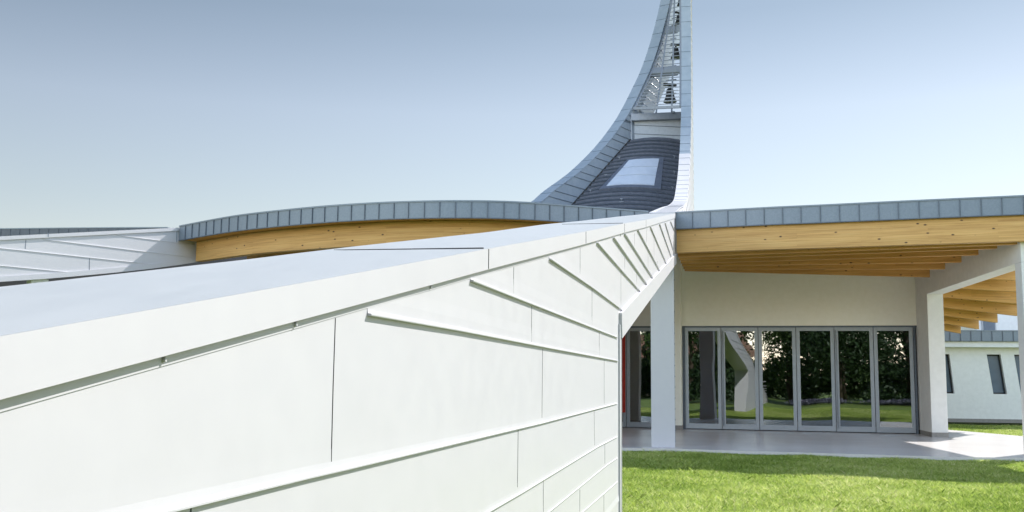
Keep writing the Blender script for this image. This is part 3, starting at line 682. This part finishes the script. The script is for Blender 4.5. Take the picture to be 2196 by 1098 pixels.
MB().sweep(face_strip(Ap, cA[kS:], .01, -TT-.01, .03)).build('leg_face', MT['tower'], tower)
cross_joints(None, Ap, cA, .011, -TT-.011, .03, .78)
mb = MB()
z = 5.9
while z < 22:
    # start of the course where the front curve reaches this height
    sc = next((p.x for p in cA if p.y >= z+.05), sBack-1)
    strip_on(mb, Ap, [(sc+.05, z), (sBack, z)], [(-.01, .0), (-.01, .014), (.01, .014), (.04, .001)]); z += .42
mb.build('panel_lip', MT['clad'], tower)
e = (cB[-1]-cB[-2]).normalized(); cB = [cB[0]+Vector((-3.2, -3.2*slB)), cB[0]+Vector((-1.2, -1.25*slB))]+cB+[cB[-1]+e*2+Vector((-.15, .3)), cB[-1]+e*4+Vector((-.45, 1.0))]
print('cB', [(round(p.x, 2), round(p.y, 2)) for p in cB])
cB = smooth_pts(cB, 6)
zSill = Bsz(1353, 257)[1]; sSill = Bsz(1353, 257)[0]
TB = .52
sMax = (PA-PB+dA*0).dot(V(0, 0, 1))
# where plane B meets the left side of wall A
den = dB.dot(nA); sHit = ((PA-nA*(TT+.01))-PB).dot(nA)/den
print('sSill', sSill, zSill, 'sHit', sHit)
# left leg below the belfry: solid up to the sill, inner sheeted face ends at the upright by the infill wall
low = [p for p in cB if p.y <= zSill]; 
MB().prism([Bp(p.x, p.y-.02) for p in low]+[Bp(sHit-.1, zSill-.02), Bp(sHit-.1, 4.6), Bp(low[0].x, 4.6)], -nB*TB).build('leg', MT['tower'], tower)
hi = [p for p in cB if p.y >= zSill-.35]
bk = [Vector((min(p.x+2.0, sHit-.12), p.y)) for p in hi]
bk[0].y = hi[0].y
MB().prism([Bp(p.x+.0, p.y-.02) for p in hi if p.x < sHit-.4]+[Bp(p.x, p.y-.02) for p in reversed(bk) if p.x > hi[0].x+.5], -nB*TB).build('leg', MT['tower'], tower)
MB().sweep(face_strip(Bp, cB, .01, -TB-.01, .03)).build('leg_face', MT['tower'], tower)
cross_joints(None, Bp, cB, .011, -TB-.011, .03, .95, .014)
def Binner(z):
    prev = cB[0]
    for p in cB[1:]:
        if p.y >= z: k = (z-prev.y)/(p.y-prev.y); return Bp(prev.x+(p.x-prev.x)*k+.12, z, .0)
        prev = p
    return Bp(cB[-1].x, z)
def Ainner(z):
    prev = cA[0]
    for p in cA[1:]:
        if p.y >= z: k = (z-prev.y)/(p.y-prev.y); return Ap(prev.x+(p.x-prev.x)*k+.12, z, -TT-.0)
        prev = p
    return Ap(cA[-1].x, z, -TT)
# vaulted dark roof between the legs
def seamsB():
    q0 = Vector(Bsz(1232, 440)); q1 = Vector(Bsz(1352.5, 304)); dd = (q1-q0).normalized(); mb = MB()
    z = 7.6; k = 0
    while z < zSill+.6:
        sa = (Binner(z)-PB).dot(dB)-.12+.02
        sb_ = q0.x+(z-q0.y)/dd.y*dd.x; sb_ = min(sb_, sSill) if z < zSill else sa+1.6
        if sb_-sa > .15:
            mb.prism([Bp(sa, z, 0), Bp(sb_, z, 0), Bp(sb_, z+.025, 0), Bp(sa, z+.025, 0)], nB*.02)
        z += .42 if k % 3 else .3; k += 1
    return mb
seamsB().build('panel_lip', MT['tower_line'], tower)
RL0 = Vector(Bsz(1232, 440)); RL1 = Vector(Bsz(1352.5, 304)); dR = (RL1-RL0).normalized()
RL0 = RL0-dR*2.2; Lr = (RL1-RL0).length
def roofpt(t, u, lift=0):
    q = RL0+dR*(Lr*t); a = Bp(q.x, q.y, .0)
    sa = sy(PA, dA, a.y+ .35); b = Ap(sa, q.y+.1, -TT-.015)
    p = a.lerp(b, u); wdt = (b-a).length
    bul = .055*wdt*4*u*(1-u)
    return p+V(0, -.35, .93)*(bul+lift)
mb = MB(); nr = 21; nu = 16; rings = []
for i in range(nr):
    t0 = i/nr; t1 = (i+1)/nr
    for tt, lf in ((t0, .0), (t1-.016, .015), (t1-.014, .085), (t1, .085)):
        rings.append([roofpt(tt, u/nu, lf) for u in range(nu+1)])
mb.sweep(rings, closed=False, caps=False)
vr = mb.build('vaulted_roof', MT['zinc_dark'], tower); lab(vr, 'dark vaulted roof with curved standing seams between the tower legs')
mb = MB()
for i in range(1, nr):
    t0 = i/nr; mb.sweep([[roofpt(t0-.007, u/nu, .09), roofpt(t0+.004, u/nu, .09), roofpt(t0+.004, u/nu, .135), roofpt(t0-.007, u/nu, .135)] for u in range(nu+1)])
mb.build('standing_seam', MT['seam_dark'], tower)
# seam along left junction
MB().prism([Bp(RL0.x, RL0.y-.05, .002), Bp(RL1.x, RL1.y-.05, .002), Bp(RL1.x-.05, RL1.y+.14, .002), Bp(RL0.x-.05, RL0.y+.14, .002)], nB*.02).build('flashing', MT['joint'], tower)
# skylight: corners traced on the roof
def ray_roof(px, py):
    d = ray(px, py); best = None
    for i in range(90):
        for j in range(40):
            p = roofpt(i/90, j/40); q = p-EYE; k = q.dot(d)/d.dot(d); e_ = (q-d*k).length/k
            if best is None or e_ < best[0]: best = (e_, i/90, j/40)
    return best[1], best[2]
corn = [ray_roof(*p) for p in [(1289, 412), (1415, 412), (1422, 346), (1345, 349)]]   # bl, br, tr, tl outer kerb
print('skylight', corn)
def sk(a, b, lift):
    # a 0..1 across, b 0..1 up
    t = (corn[0][0]*(1-a)+corn[1][0]*a)*(1-b)+(corn[3][0]*(1-a)+corn[2][0]*a)*b
    u = (corn[0][1]*(1-a)+corn[1][1]*a)*(1-b)+(corn[3][1]*(1-a)+corn[2][1]*a)*b
    return roofpt(t, u, lift)
def patch(a0, a1, b0, b1, l0, l1, nn=10):
    rg = []
    for i in range(nn+1):
        a = a0+(a1-a0)*i/nn; rg.append([sk(a, b0, l0), sk(a, b1, l0), sk(a, b1, l1), sk(a, b0, l1)])
    return MB().sweep(rg)
kb = patch(-.02, 1.02, -.02, 1.02, -.02, .17).build('skylight', MT['zinc_dark'], tower); lab(kb, 'rectangular rooflight with pale glazing on the dark vaulted roof')
def sub(o, par): o.parent = par; o.location = -par.location+o.location if False else o.location-par.location*0; return o
for b0, b1 in ((.06, .36), (.38, .65), (.67, .94)):
    g = patch(.07, .9, b0, b1, .15, .20).build('glazing', MT['skyglass'], kb)
# snow guards / roof clamps
for px, py in [(1327, 347), (1299, 383), (1266, 417), (1447, 343), (1445, 377), (1441, 411), (1330, 434)]:
    t, u = ray_roof(px, py); p = roofpt(t, u, .06); q = roofpt(t, min(u+.03, 1), .06); x = (q-p).normalized()
    mb = MB(); r_ = random.uniform(.7, 1.1); mb.bar(p-x*.1*r_, p+x*.1, .025, .025); mb.bar(p, p+V(0, -.06, .14*r_)+x*.03, .025, .025); mb.bar(p+V(0, -.06, .14*r_)-x*.05, p+V(0, -.06, .14*r_)+x*.06, .025, .025)
    mb.build('roof_anchor', MT['steel'], tower)
# infill wall, sill beam, belfry frames
def BA(px, py, z=None):  # point on vertical cross plane through both legs
    return on_plane(px, py, PX, nX)
q0_ = Bp(*Bsz(1353, 250)); a0_ = Ap(sy(PA, dA, q0_.y+.25), 0, -TT-.01)
dX = V(a0_.x-q0_.x, a0_.y-q0_.y, 0).normalized(); nX = V(dX.y, -dX.x, 0); PX = V(q0_.x, q0_.y, 0)
def Xp(s, z, off=0): q = PX+dX*s+nX*off; return V(q.x, q.y, z)
def Xsz(px, py, off=0): p = on_plane(px, py, PX+nX*off, nX); return ((p-PX).dot(dX), p.z)
wX = Xsz(1462.5, 250)[0]; zt_ = Xsz(1400, 241)[1]; zb2 = Xsz(1400, 254.5)[1]; zlow = Xsz(1400, 310)[1]
MB().prism([Xp(-.1, zlow, -.25), Xp(wX+.2, zlow, -.25), Xp(wX+.2, zt_-.02, -.25), Xp(-.1, zt_-.18, -.25)], -nX*.12).build('infill_wall', MT['infill'], tower)
mb = MB()
for k in (.35, .62): 
    z = zlow+(zt_-zlow)*k; mb.box(Xp(wX/2, z, -.24), dX, nX, UP, wX/2+.1, .012, .012)
mb.build('wall_joint', MT['tower_line'], tower)
MB().prism([Xp(.0, zb2-.14, .03), Xp(wX+.1, zb2+.08, .03), Xp(wX+.1, zt_+.1, .03), Xp(.0, zt_-.12, .03)], -nX*.35).build('sill_beam', MT['steel'], tower, bevel=.01)
MB().bar(Xp(.03, Xsz(1353, 308)[1], -.02), Xp(.0, zb2, -.02), .06, .06, up=V(0, 1, 0)).build('corner_post', MT['steel'], tower)
# belfry: everything between left curve and right leg, on planes that follow the front edges
zf = Xsz(1400, 231)[1]
pin = lambda px, py: None
def z_of(px, py): # height of a belfry point: search z whose mid point projects to py
    lo, hi_ = 8.0, 30.0
    for _ in range(40):
        z = (lo+hi_)/2; m_ = (Binner(z)+Ainner(z))/2; q = m_-EYE
        y = H0/2-(q.dot(CY)/q.dot(_F))*F
        if y > py: lo = z
        else: hi_ = z
    return lo
mb = MB()
def zfor(fn, py):
    lo, hi_ = 8.0, 34.0
    for _ in range(40):
        z = (lo+hi_)/2; q = fn(z)-EYE; y = H0/2-(q.dot(CY)/q.dot(_F))*F
        if y > py: lo = z
        else: hi_ = z
    return lo
def pairAB(py): 
    k = .02*(260-py)*.12+2.2
    return Binner(zfor(Binner, py+k)), Ainner(zfor(Ainner, py-k))
ys = (231, 205, 180, 150, 120, 90, 60, 30, 0, -40, -90)
pr_ = [pairAB(y) for y in ys]
for (a0, b0), (a1, b1) in zip(pr_, pr_[1:]):
    mb.bar(a0+dX*.05, a1+dX*.05, .08, .10, up=V(0, 1, 0)); mb.bar(b0-dX*.05, b1-dX*.05, .08, .10, up=V(0, 1, 0))
mb.bar(pr_[0][0], pr_[0][1], .10, .12); mb.build('belfry_frame', MT['steel'], tower)
for y0_, y1_, n_ in ((224, 160, 10), (138, 69, 9), (51, -20, 9)):
    for i in range(n_):
        a, b_ = pairAB(y0_+(y1_-y0_)*i/(n_-1)); q = nX*.04
        P = [a+q+V(0, 0, -.035), a-q+V(0, 0, .0), a-q+V(0, 0, .028), a+q+V(0, 0, -.005)]
        MB().prism(P, b_-a).build('louvre', MT['steel'], tower)
for yb0, yb1 in ((155.5, 142.5), (64, 54)):
    a0, b0 = pairAB(yb0); a1, b1 = pairAB(yb1)
    MB().prism([a0, b0, b1, a1], nX*-.7).build('floor_beam', MT['steel'], tower, bevel=.008)
mb = MB()
for i in range(14):
    a, b_ = pairAB(222-i*15)
    mb.bar(a-nX*.5+dX*.05, a.lerp(b_, .55)-nX*1.3+V(0, 0, -.35), .05, .05); mb.bar(a-nX*.1, a-nX*1.2+V(0, 0, -.3), .05, .05)
    mb.bar(a.lerp(b_, .72)-nX*.9, b_-nX*.9+V(0, 0, .02), .05, .05)
for f_, g_ in ((.6, .6), (.92, .85)):
    a = pr_[0][0].lerp(pr_[0][1], f_)-nX*.9; b_ = pr_[-2][0].lerp(pr_[-2][1], g_)-nX*.9
    mb.bar(a, b_, .07, .07, up=V(0, 1, 0))
mb.build('belfry_bracing', MT['steel'], tower)
for px in (1370, 1444):
    s0, z0 = Xsz(px, 239, .05); p = Xp(s0, zt_+.03, .06)
    MB().tube([p-dX*.07, p, p+dX*.07], [.05, .065, .05], 10).build('floodlight', MT['steel'], tower)
for i, (px, py, w_, lb) in enumerate([(1437, 219, 29, 'lowest and largest dark bronze bell behind the tower louvres'), (1449.5, 125, 23, 'middle bronze bell in the tower above the largest bell'), (1456, 50, 18, 'small upper bronze bell between tower crossbeams'), (1459, 12, 15, 'topmost bronze bell just at the picture top')]):
    p = on_plane(px, py, PX-nX*(.6), nX); dpt = p.y; r_ = w_/2/F*dpt; h_ = r_*2.25
    bl = thing('bell', p, lb, 'bell', 'bells hung in the tower'); 
    MB().lathe(p, [(r_*.9, .02*h_), (r_, 0), (r_*.98, .06*h_), (r_*.82, .2*h_), (r_*.66, .42*h_), (r_*.58, .68*h_), (r_*.52, .85*h_), (r_*.3, .96*h_), (.01, h_)]).build('bell_body', MT['bell'], bl)
    mb = MB(); mb.tube([p+V(0, 0, h_*.95), p+V(0, 0, h_*1.25)], r_*.16, 8); mb.bar(p+V(0, 0, h_*1.2)-dX*r_*1.0, p+V(0, 0, h_*1.2)+dX*r_*1.0, r_*.35, r_*.4)
    mb.build('headstock', MT['bell'], bl)
    mb = MB(); mb.tube([p+V(0, 0, h_*.3), p+V(0, 0, -h_*.1)], r_*.08, 6); mb.lathe(p+V(0, 0, -h_*.12), [(.001, -r_*.12), (r_*.13, 0), (.001, r_*.12)], 8); mb.build('clapper', MT['bell'], bl)
# ------------------------------------------------------------------ roof behind far-left wall
cf = smooth_pts([on_z(px, py, 7.2) for px, py in [(-160, 492), (0, 490.5), (120, 489.3), (250, 488.3), (360, 488)]], 3)
rf = thing('hall_roof', V(cf[4].x, cf[4].y, 7.2), 'dark zinc roof edge showing as a thin strip over the far left wall', 'roof')
fascia(cf, 7.2, .6, rf, .42, 'zinc_black')
MB().prism([V(p.x, p.y, 7.14) for p in offset_curve(cf, .06)]+[V(cf[-1].x+2, cf[-1].y+9, 7.14), V(cf[0].x+2, cf[0].y+9, 7.14)], V(0, 0, .05)).build('roof_deck', MT['zinc_dark'], rf)
MB().prism([V(cf[0].x+.2, cf[0].y+1.2, -.1), V(cf[-1].x-.2, cf[-1].y+1.2, -.1), V(cf[-1].x-.2, cf[-1].y+1.2, 7.1), V(cf[0].x+.2, cf[0].y+1.2, 7.1)], V(0, .3, 0)).build('wall', MT['plaster'], rf)
# ------------------------------------------------------------------ side canopy seen through the opening
sc_ = thing('side_canopy', Sp(1, 4.2, 3), 'slatted orange timber canopy seen through the opening in the right side wall', 'canopy')
kk = .30
nC = V(0, kk, 1).normalized(); PC = V(13, 30, 4.45)
def Cn(px, py): return on_plane(px, py, PC, nC)
rl = [((1990, 581), (2190, 582)), ((2000, 593), (2205, 602)), ((2000, 614.5), (2200, 627)), ((1995, 634.5), (2215, 654)), ((1995, 655.5), (2183, 677.5)), ((1995, 672), (2140, 692)), ((1995, 688), (2100, 706)), ((1995, 702), (2061, 715))]
for i, (a, b_) in enumerate(rl):
    p, q = Cn(*a), Cn(*b_); d = (q-p).normalized(); sd_ = V(-d.y, d.x, 0).normalized(); sd_ = sd_ if sd_.y > 0 else -sd_
    P = [p, p+sd_*.11, p+sd_*.11+V(0, 0, .34), p+V(0, 0, .34)]
    ob = MB().prism(P, q-p).build('rafter', MT['rafter'], sc_, bevel=.003); add_run_uv(ob, p, d)
# roof sheet above rafters, stepped outline
tp = [Cn(*rl[0][0]), Cn(*rl[0][1])]+[Cn(*r_[1]) for r_ in rl[1:]]+[Cn(*rl[-1][0])]
mb = MB().prism([p+V(0, 0, .342) for p in tp], V(0, 0, .05)); o = mb.build('roof_board', MT['rafter'], sc_); add_run_uv(o, PC, V(1, 0, 0))
# ------------------------------------------------------------------ background buildings
EB = on_z(2034, 905, 0); EB2 = on_z(2190, 907.5, 0); dE = (EB2-EB); dE.z = 0; dE.normalize(); nE = V(dE.y, -dE.x, 0)
def Ep(s, z, off=0): q = EB+dE*s+nE*off; return V(q.x, q.y, z)
def Esz(px, py): p = on_plane(px, py, EB, nE); return ((p-EB).dot(dE), p.z)
zft = Esz(2110, 710.5)[1]; zfb = Esz(2110, 733)[1]; zwb = Esz(2110, 745)[1]
bb = thing('annex_building', Ep(2, 0), 'low white annex with slanted blue windows and zinc roof edge behind the terrace', 'building')
wins = []
for tl, tr2, br2, bl2 in [((2007, 759), (2036, 759.5), (2047, 843.6), (2018, 843.6)), ((2116, 761.5), (2145.7, 762), (2160, 845.5), (2130.5, 845.5)), ((2174.7, 762.5), (2204, 763), (2219, 846), (2189.5, 846)), ((2285, 763), (2314, 763), (2328, 847), (2299, 847))]:
    wins.append([Esz(*p) for p in (bl2, br2, tr2, tl)])
# wall split round the slanted windows
zwa = wins[0][0][1]; zwt = wins[0][2][1]; sl_, sr_ = -6.0, 14.0
TW = .3
mb = MB()
mb.prism([Ep(sl_, 0), Ep(sr_, 0), Ep(sr_, zwa), Ep(sl_, zwa)], -nE*TW); mb.prism([Ep(sl_, zwt), Ep(sr_, zwt), Ep(sr_, zfb+.1), Ep(sl_, zfb+.1)], -nE*TW)
prev = ((sl_, zwa), (sl_, zwt))
for wq in wins+[None]:
    if wq: b0, t0 = (wq[0][0], zwa), (wq[3][0], zwt)
    else: b0, t0 = (sr_, zwa), (sr_, zwt)
    mb.prism([Ep(*prev[0]), Ep(*b0), Ep(*t0), Ep(*prev[1])], -nE*TW)
    if wq: prev = ((wq[1][0], zwa), (wq[2][0], zwt))
mb.build('wall', MT['plaster'], bb)
for wq in wins:
    b0, b1, t1, t0 = wq[0][0], wq[1][0], wq[2][0], wq[3][0]
    fr = MB()
    fr.prism([Ep(b0, zwa, -.16), Ep(b0+.05, zwa, -.16), Ep(t0+.05, zwt, -.16), Ep(t0, zwt, -.16)], -nE*.06)
    fr.prism([Ep(b1-.05, zwa, -.16), Ep(b1, zwa, -.16), Ep(t1, zwt, -.16), Ep(t1-.05, zwt, -.16)], -nE*.06)
    fr.prism([Ep(b0+.05, zwa, -.16), Ep(b1-.05, zwa, -.16), Ep(b1-.05, zwa+.05, -.16), Ep(b0+.05, zwa+.05, -.16)], -nE*.06)
    fr.prism([Ep(t0+.05, zwt-.05, -.16), Ep(t1-.05, zwt-.05, -.16), Ep(t1-.05, zwt, -.16), Ep(t0+.05, zwt, -.16)], -nE*.06)
    fo = fr.build('window', MT['joint'], bb)
    MB().prism([Ep(b0, zwa, -.19), Ep(b1, zwa, -.19), Ep(t1, zwt, -.19), Ep(t0, zwt, -.19)], -nE*.02).build('pane', MT['winglass'], fo)
MB().prism([Ep(sl_, zwb, .35), Ep(sr_, zwb, .35), Ep(sr_, zfb, .35), Ep(sl_, zfb, .35)], -nE*.349).build('cornice', MT['plaster'], bb)
MB().prism([Ep(sl_, 0.0, .012), Ep(sr_, 0.0, .012), Ep(sr_, .13, .012), Ep(sl_, .13, .012)], -nE*.01).build('plinth', MT['plinth'], bb)
ec = [Ep(sl_+i*(sr_-sl_)/20, zft, .42) for i in range(21)]
fascia(ec, zft, zft-zfb, bb, .36)
MB().prism([Ep(sl_, zft-.06, .36), Ep(sr_, zft-.06, .36), Ep(sr_, zft-.06, -7), Ep(sl_, zft-.06, -7)], V(0, 0, .05)).build('roof_deck', MT['zinc_dark'], bb)
# taller house behind
hb = thing('white_house', V(22, 46, 0), 'pale house wall rising behind the low annex', 'building')
HP = on_plane(2110, 700, V(0, 44, 0), V(0, 1, 0)); HQ = on_plane(2230, 680, V(0, 44, 0), V(0, 1, 0))
x0 = on_plane(2095, 700, V(0, 44, 0), V(0, 1, 0)).x
MB().prism([V(x0, 44, 0), V(x0+10, 44, 0), V(x0+10, 44, 7.4), V(x0, 44, 7.4)], V(0, 8, 0)).build('wall', MT['plaster'], hb)
MB().prism([V(x0-.4, 43.5, 7.4), V(x0+10.5, 43.5, 7.4), V(x0+10.5, 48, 9), V(x0-.4, 48, 9)], V(0, 0, .15)).build('roof', MT['rooftile'], hb)
for wx in (.5, 2.3):
    o = MB().box(V(x0+wx, 43.98, 4.1), V(1, 0, 0), V(0, 1, 0), UP, .3, .04, .6).build('window', MT['frame'], hb)
    MB().box(V(x0+wx, 43.93, 4.1), V(1, 0, 0), V(0, 1, 0), UP, .24, .015, .54).build('pane', MT['winglass'], o)
# ------------------------------------------------------------------ garden behind the viewer (mirrored in the doors)
def leaves(n_, centre, rad, size, rng, shape='ball'):
    P = rng.normal(size=(n_, 3)); P /= np.linalg.norm(P, axis=1)[:, None]
    clumps = rng.normal(size=(34, 3)); clumps /= np.linalg.norm(clumps, axis=1)[:, None]; clumps *= rng.uniform(.35, .95, (34, 1))
    ci = rng.integers(0, 34, n_); C = clumps[ci]+rng.normal(scale=.17, size=(n_, 3))
    if shape == 'cone':
        h = rng.uniform(0, 1, n_)**1.3; a = rng.uniform(0, 2*np.pi, n_); lay = np.abs(np.sin(h*26))*.35+.65
        rr_ = (1-h)*rng.uniform(.3, 1, n_)**.5*lay; C = np.stack([rr_*np.cos(a), rr_*np.sin(a), h*2-1-rr_*.12], 1)
    C = C*np.array(rad)+np.array(centre)
    d = rng.normal(size=(n_, 3)); d /= np.linalg.norm(d, axis=1)[:, None]; e = np.cross(d, rng.normal(size=(n_, 3))); e /= np.linalg.norm(e, axis=1)[:, None]
    s = rng.uniform(.5, 1.2, (n_, 1))*size
    v = np.concatenate([C-d*s, C+e*s*.45, C+d*s, C-e*s*.45], 1).reshape(-1, 3)
    return v
def leaf_obj(name, v, m, parent):
    n_ = len(v)//4; me = bpy.data.meshes.new(name); me.vertices.add(len(v)); me.vertices.foreach_set('co', v.astype(np.float32).ravel())
    me.loops.add(len(v)); me.loops.foreach_set('vertex_index', np.arange(len(v), dtype=np.int32)); me.polygons.add(n_)
    me.polygons.foreach_set('loop_start', np.arange(0, len(v), 4, dtype=np.int32)); me.update(calc_edges=True); me.validate()
    o = bpy.data.objects.new(name, me); COL.objects.link(o); me.materials.append(m); o.parent = parent
    if parent: o.location = -parent.location
    return o
rng = np.random.default_rng(5)
trees = [(-5.5, -6, 9, 'cone', 'dark conifer behind the viewer, mirrored left in the doors'), (-1.2, -9, 11, 'ball', 'broad dark tree mirrored beside the white wall in the doors'), (2.4, -6, 9, 'ball', 'dense tree mirrored in the third glass door'),
         (6.2, -8, 12, 'cone', 'tall spreading conifer mirrored in the fourth glass door'), (9.8, -6, 8, 'ball', 'rounded garden tree mirrored in the fifth glass door'), (13.5, -8, 10, 'cone', 'conifer mirrored in the rightmost glass door'), (18, -11, 12, 'ball', 'far right leafy tree behind the viewer'),
         (-9, -11, 11, 'ball', 'dense tree between the garden house and the conifer'), (-13.5, -17, 9, 'cone', 'conifer beside the garden house'), (0.8, -16, 12, 'ball', 'large leafy tree at the back of the garden near the hedge'), (8, -16, 12, 'ball', 'second large leafy tree at the back of the garden')]
for i, (x, y, h, shp, lb) in enumerate(trees):
    tr0 = thing('garden_tree', V(x, y, 0), lb, 'tree', 'garden trees mirrored in the glass doors')
    mb = MB(); mb.tube([V(x, y, -.1), V(x+.08, y, h*.25), V(x-.05, y+.1, h*.55), V(x, y, h*.85)], [.22, .17, .1, .03], 9)
    for k in range(9):
        a = k*2.4; z = h*(.28+.06*k); l = h*.2
        mb.tube([V(x, y, z), V(x+math.cos(a)*l*.5, y+math.sin(a)*l*.5, z+l*.25), V(x+math.cos(a)*l, y+math.sin(a)*l, z+l*.35)], [.06, .04, .015], 6)
    mb.build('trunk', MT['bark'], tr0)
    if shp == 'cone': v = leaves(9000, (x, y, h*.52), (h*.26, h*.26, h*.47), .16, rng, 'cone')
    else: v = leaves(10000, (x, y, h*.52), (h*.34, h*.34, h*.42), .15, rng)
    leaf_obj('crown', v, MT['leaf_dark'] if i % 2 == 0 or shp == 'cone' else MT['leaf_mid'], tr0)
for x, y, l in [(1.5, -3.8, 2.0), (6.5, -4.5, 2.2), (10, -3.5, 1.8)]:
    o = leaf_obj('lavender_bed', leaves(4000, (x, y, .12), (l, .5, .16), .06, rng), MT['lavender'], None)
    tag(o, 'low mauve lavender bed on the lawn %s' % {1.5: 'nearest the foreground wall', 6.5: 'in the middle of the garden', 10: 'towards the right'}[x], 'flower bed', 'lavender beds behind the viewer')
gh = thing('garden_house', V(-16, -24, 0), 'cream neighbour house with tiled roof behind the viewer, mirrored in the left door', 'building')
MB().box(V(-16, -27, 1.7), V(1, 0, 0), V(0, 1, 0), UP, 6, 3, 1.75).build('wall', MT['cream'], gh)
MB().prism([V(-22.6, -23.6, 3.4), V(-22.6, -30.4, 3.4), V(-22.6, -27, 5.4)], V(13.2, 0, 0)).build('roof', MT['rooftile'], gh)
for wx in (-19.5, -16, -12.6):
    o = MB().box(V(wx, -23.98, 1.7), V(1, 0, 0), V(0, 1, 0), UP, .5, .04, .65).build('window', MT['frame'], gh)
    MB().box(V(wx, -23.93, 1.7), V(1, 0, 0), V(0, 1, 0), UP, .42, .015, .57).build('pane', MT['winglass'], o)
hd = leaf_obj('hedge', np.concatenate([leaves(4200, (x, -20, 1.5), (1.7, .8, 1.9), .15, rng) for x in np.arange(-18, 24, 2.2)]), MT['leaf_mid'], None)
tag(hd, 'tall dense green hedge closing the garden behind the viewer', 'hedge')
# ------------------------------------------------------------------ grass blades
def blades(area_fn, x0, x1, y0, y1, dens, hmin, hmax, rng):
    n_ = int((x1-x0)*(y1-y0)*dens); X = rng.uniform(x0, x1, n_); Y = rng.uniform(y0, y1, n_)
    k = area_fn(X, Y); X, Y = X[k], Y[k]; n_ = len(X)
    H = rng.uniform(hmin, hmax, n_); cl = np.sin(X*3.1+np.sin(Y*2.3)*1.5)*np.sin(Y*2.7+X*.7); H *= 1+.18*cl
    tall = rng.random(n_) < .008; H[tall] *= 1.5
    a = rng.uniform(0, 2*np.pi, n_); ln = rng.uniform(.3, 1.3, n_)*H; b = rng.uniform(0, 2*np.pi, n_); wd = rng.uniform(.0022, .0048, n_)*(1.0+.03*Y)
    bx, by = np.cos(b)*wd, np.sin(b)*wd; lx, ly = np.cos(a)*ln, np.sin(a)*ln; z0 = np.full(n_, GG-.025)
    v = np.stack([np.stack([X-bx, Y-by, z0], 1), np.stack([X+bx, Y+by, z0], 1), np.stack([X+lx*.35+bx*.7, Y+ly*.35+by*.7, z0+H*.6], 1), np.stack([X+lx, Y+ly, z0+H], 1), np.stack([X+lx*.35-bx*.7, Y+ly*.35-by*.7, z0+H*.6], 1)], 1)
    tone = np.clip(rng.normal(.52, .22, n_)+.12*cl+.1*np.sin(X*.9-Y*.6), 0, 1); return v, tone
# terrace front edge as function x -> y
ex_ = np.array([p.x for p in fe]); ey_ = np.array([p.y for p in fe])
def region(X, Y):
    ye = np.interp(X, ex_, ey_)-.01
    sA_ = (X-PA.x)*nA.x+(Y-PA.y)*nA.y
    inA = (sA_ < .02) & (sA_ > -TA-.02) & (Y < Ap(sEdge, 0).y+.05)
    pierm = (X > PA.x-.52) & (X < PA.x+.02) & (Y > PA.y-.02)
    return (Y < ye) & (~inA) & (~pierm)
rng = np.random.default_rng(11)
vv = []; tt_ = []
for (x0, x1, y0, y1, dn, a, b_) in [(0.6, 12.5, 10.5, 22.9, 3200, .05, .09), (-.8, 6, 2.5, 10.5, 900, .035, .06), (-4.5, 2.2, 9, 23, 500, .035, .06), (6, 12, 4, 10.5, 400, .04, .06)]:
    v, t = blades(region, x0, x1, y0, y1, dn, a, b_, rng); vv.append(v); tt_.append(t)
# strip in front of annex
def reg2(X, Y):
    A1, A2 = on_z(2034, 921.6, 0), on_z(2260, 941, 0)
    m1 = Y > A1.y+(A2.y-A1.y)/(A2.x-A1.x)*(X-A1.x)+.05
    return m1 & (Y < EB.y-.1+(EB2.y-EB.y)/(EB2.x-EB.x)*(X-EB.x))
A1 = on_z(2034, 921.6, 0)
v, t = blades(reg2, A1.x-1.5, A1.x+6, 24, EB.y+1, 500, .04, .07, rng); vv.append(v); tt_.append(t)
v = np.concatenate(vv); t = np.concatenate(tt_); nb = len(v); print('blades', nb)
me = bpy.data.meshes.new('grass'); me.vertices.add(nb*5); me.vertices.foreach_set('co', v.astype(np.float32).ravel())
me.loops.add(nb*5); me.loops.foreach_set('vertex_index', np.arange(nb*5, dtype=np.int32)); me.polygons.add(nb); me.polygons.foreach_set('loop_start', np.arange(0, nb*5, 5, dtype=np.int32))
at = me.attributes.new('tone', 'FLOAT', 'POINT'); at.data.foreach_set('value', np.repeat(t, 5).astype(np.float32))
me.update(calc_edges=True); me.materials.append(MT['blade'])
go = bpy.data.objects.new('grass', me); COL.objects.link(go); tag(go, 'short mown grass blades of the lawn before the terrace', 'grass', kind='stuff')
# move thing children that were built in world coordinates
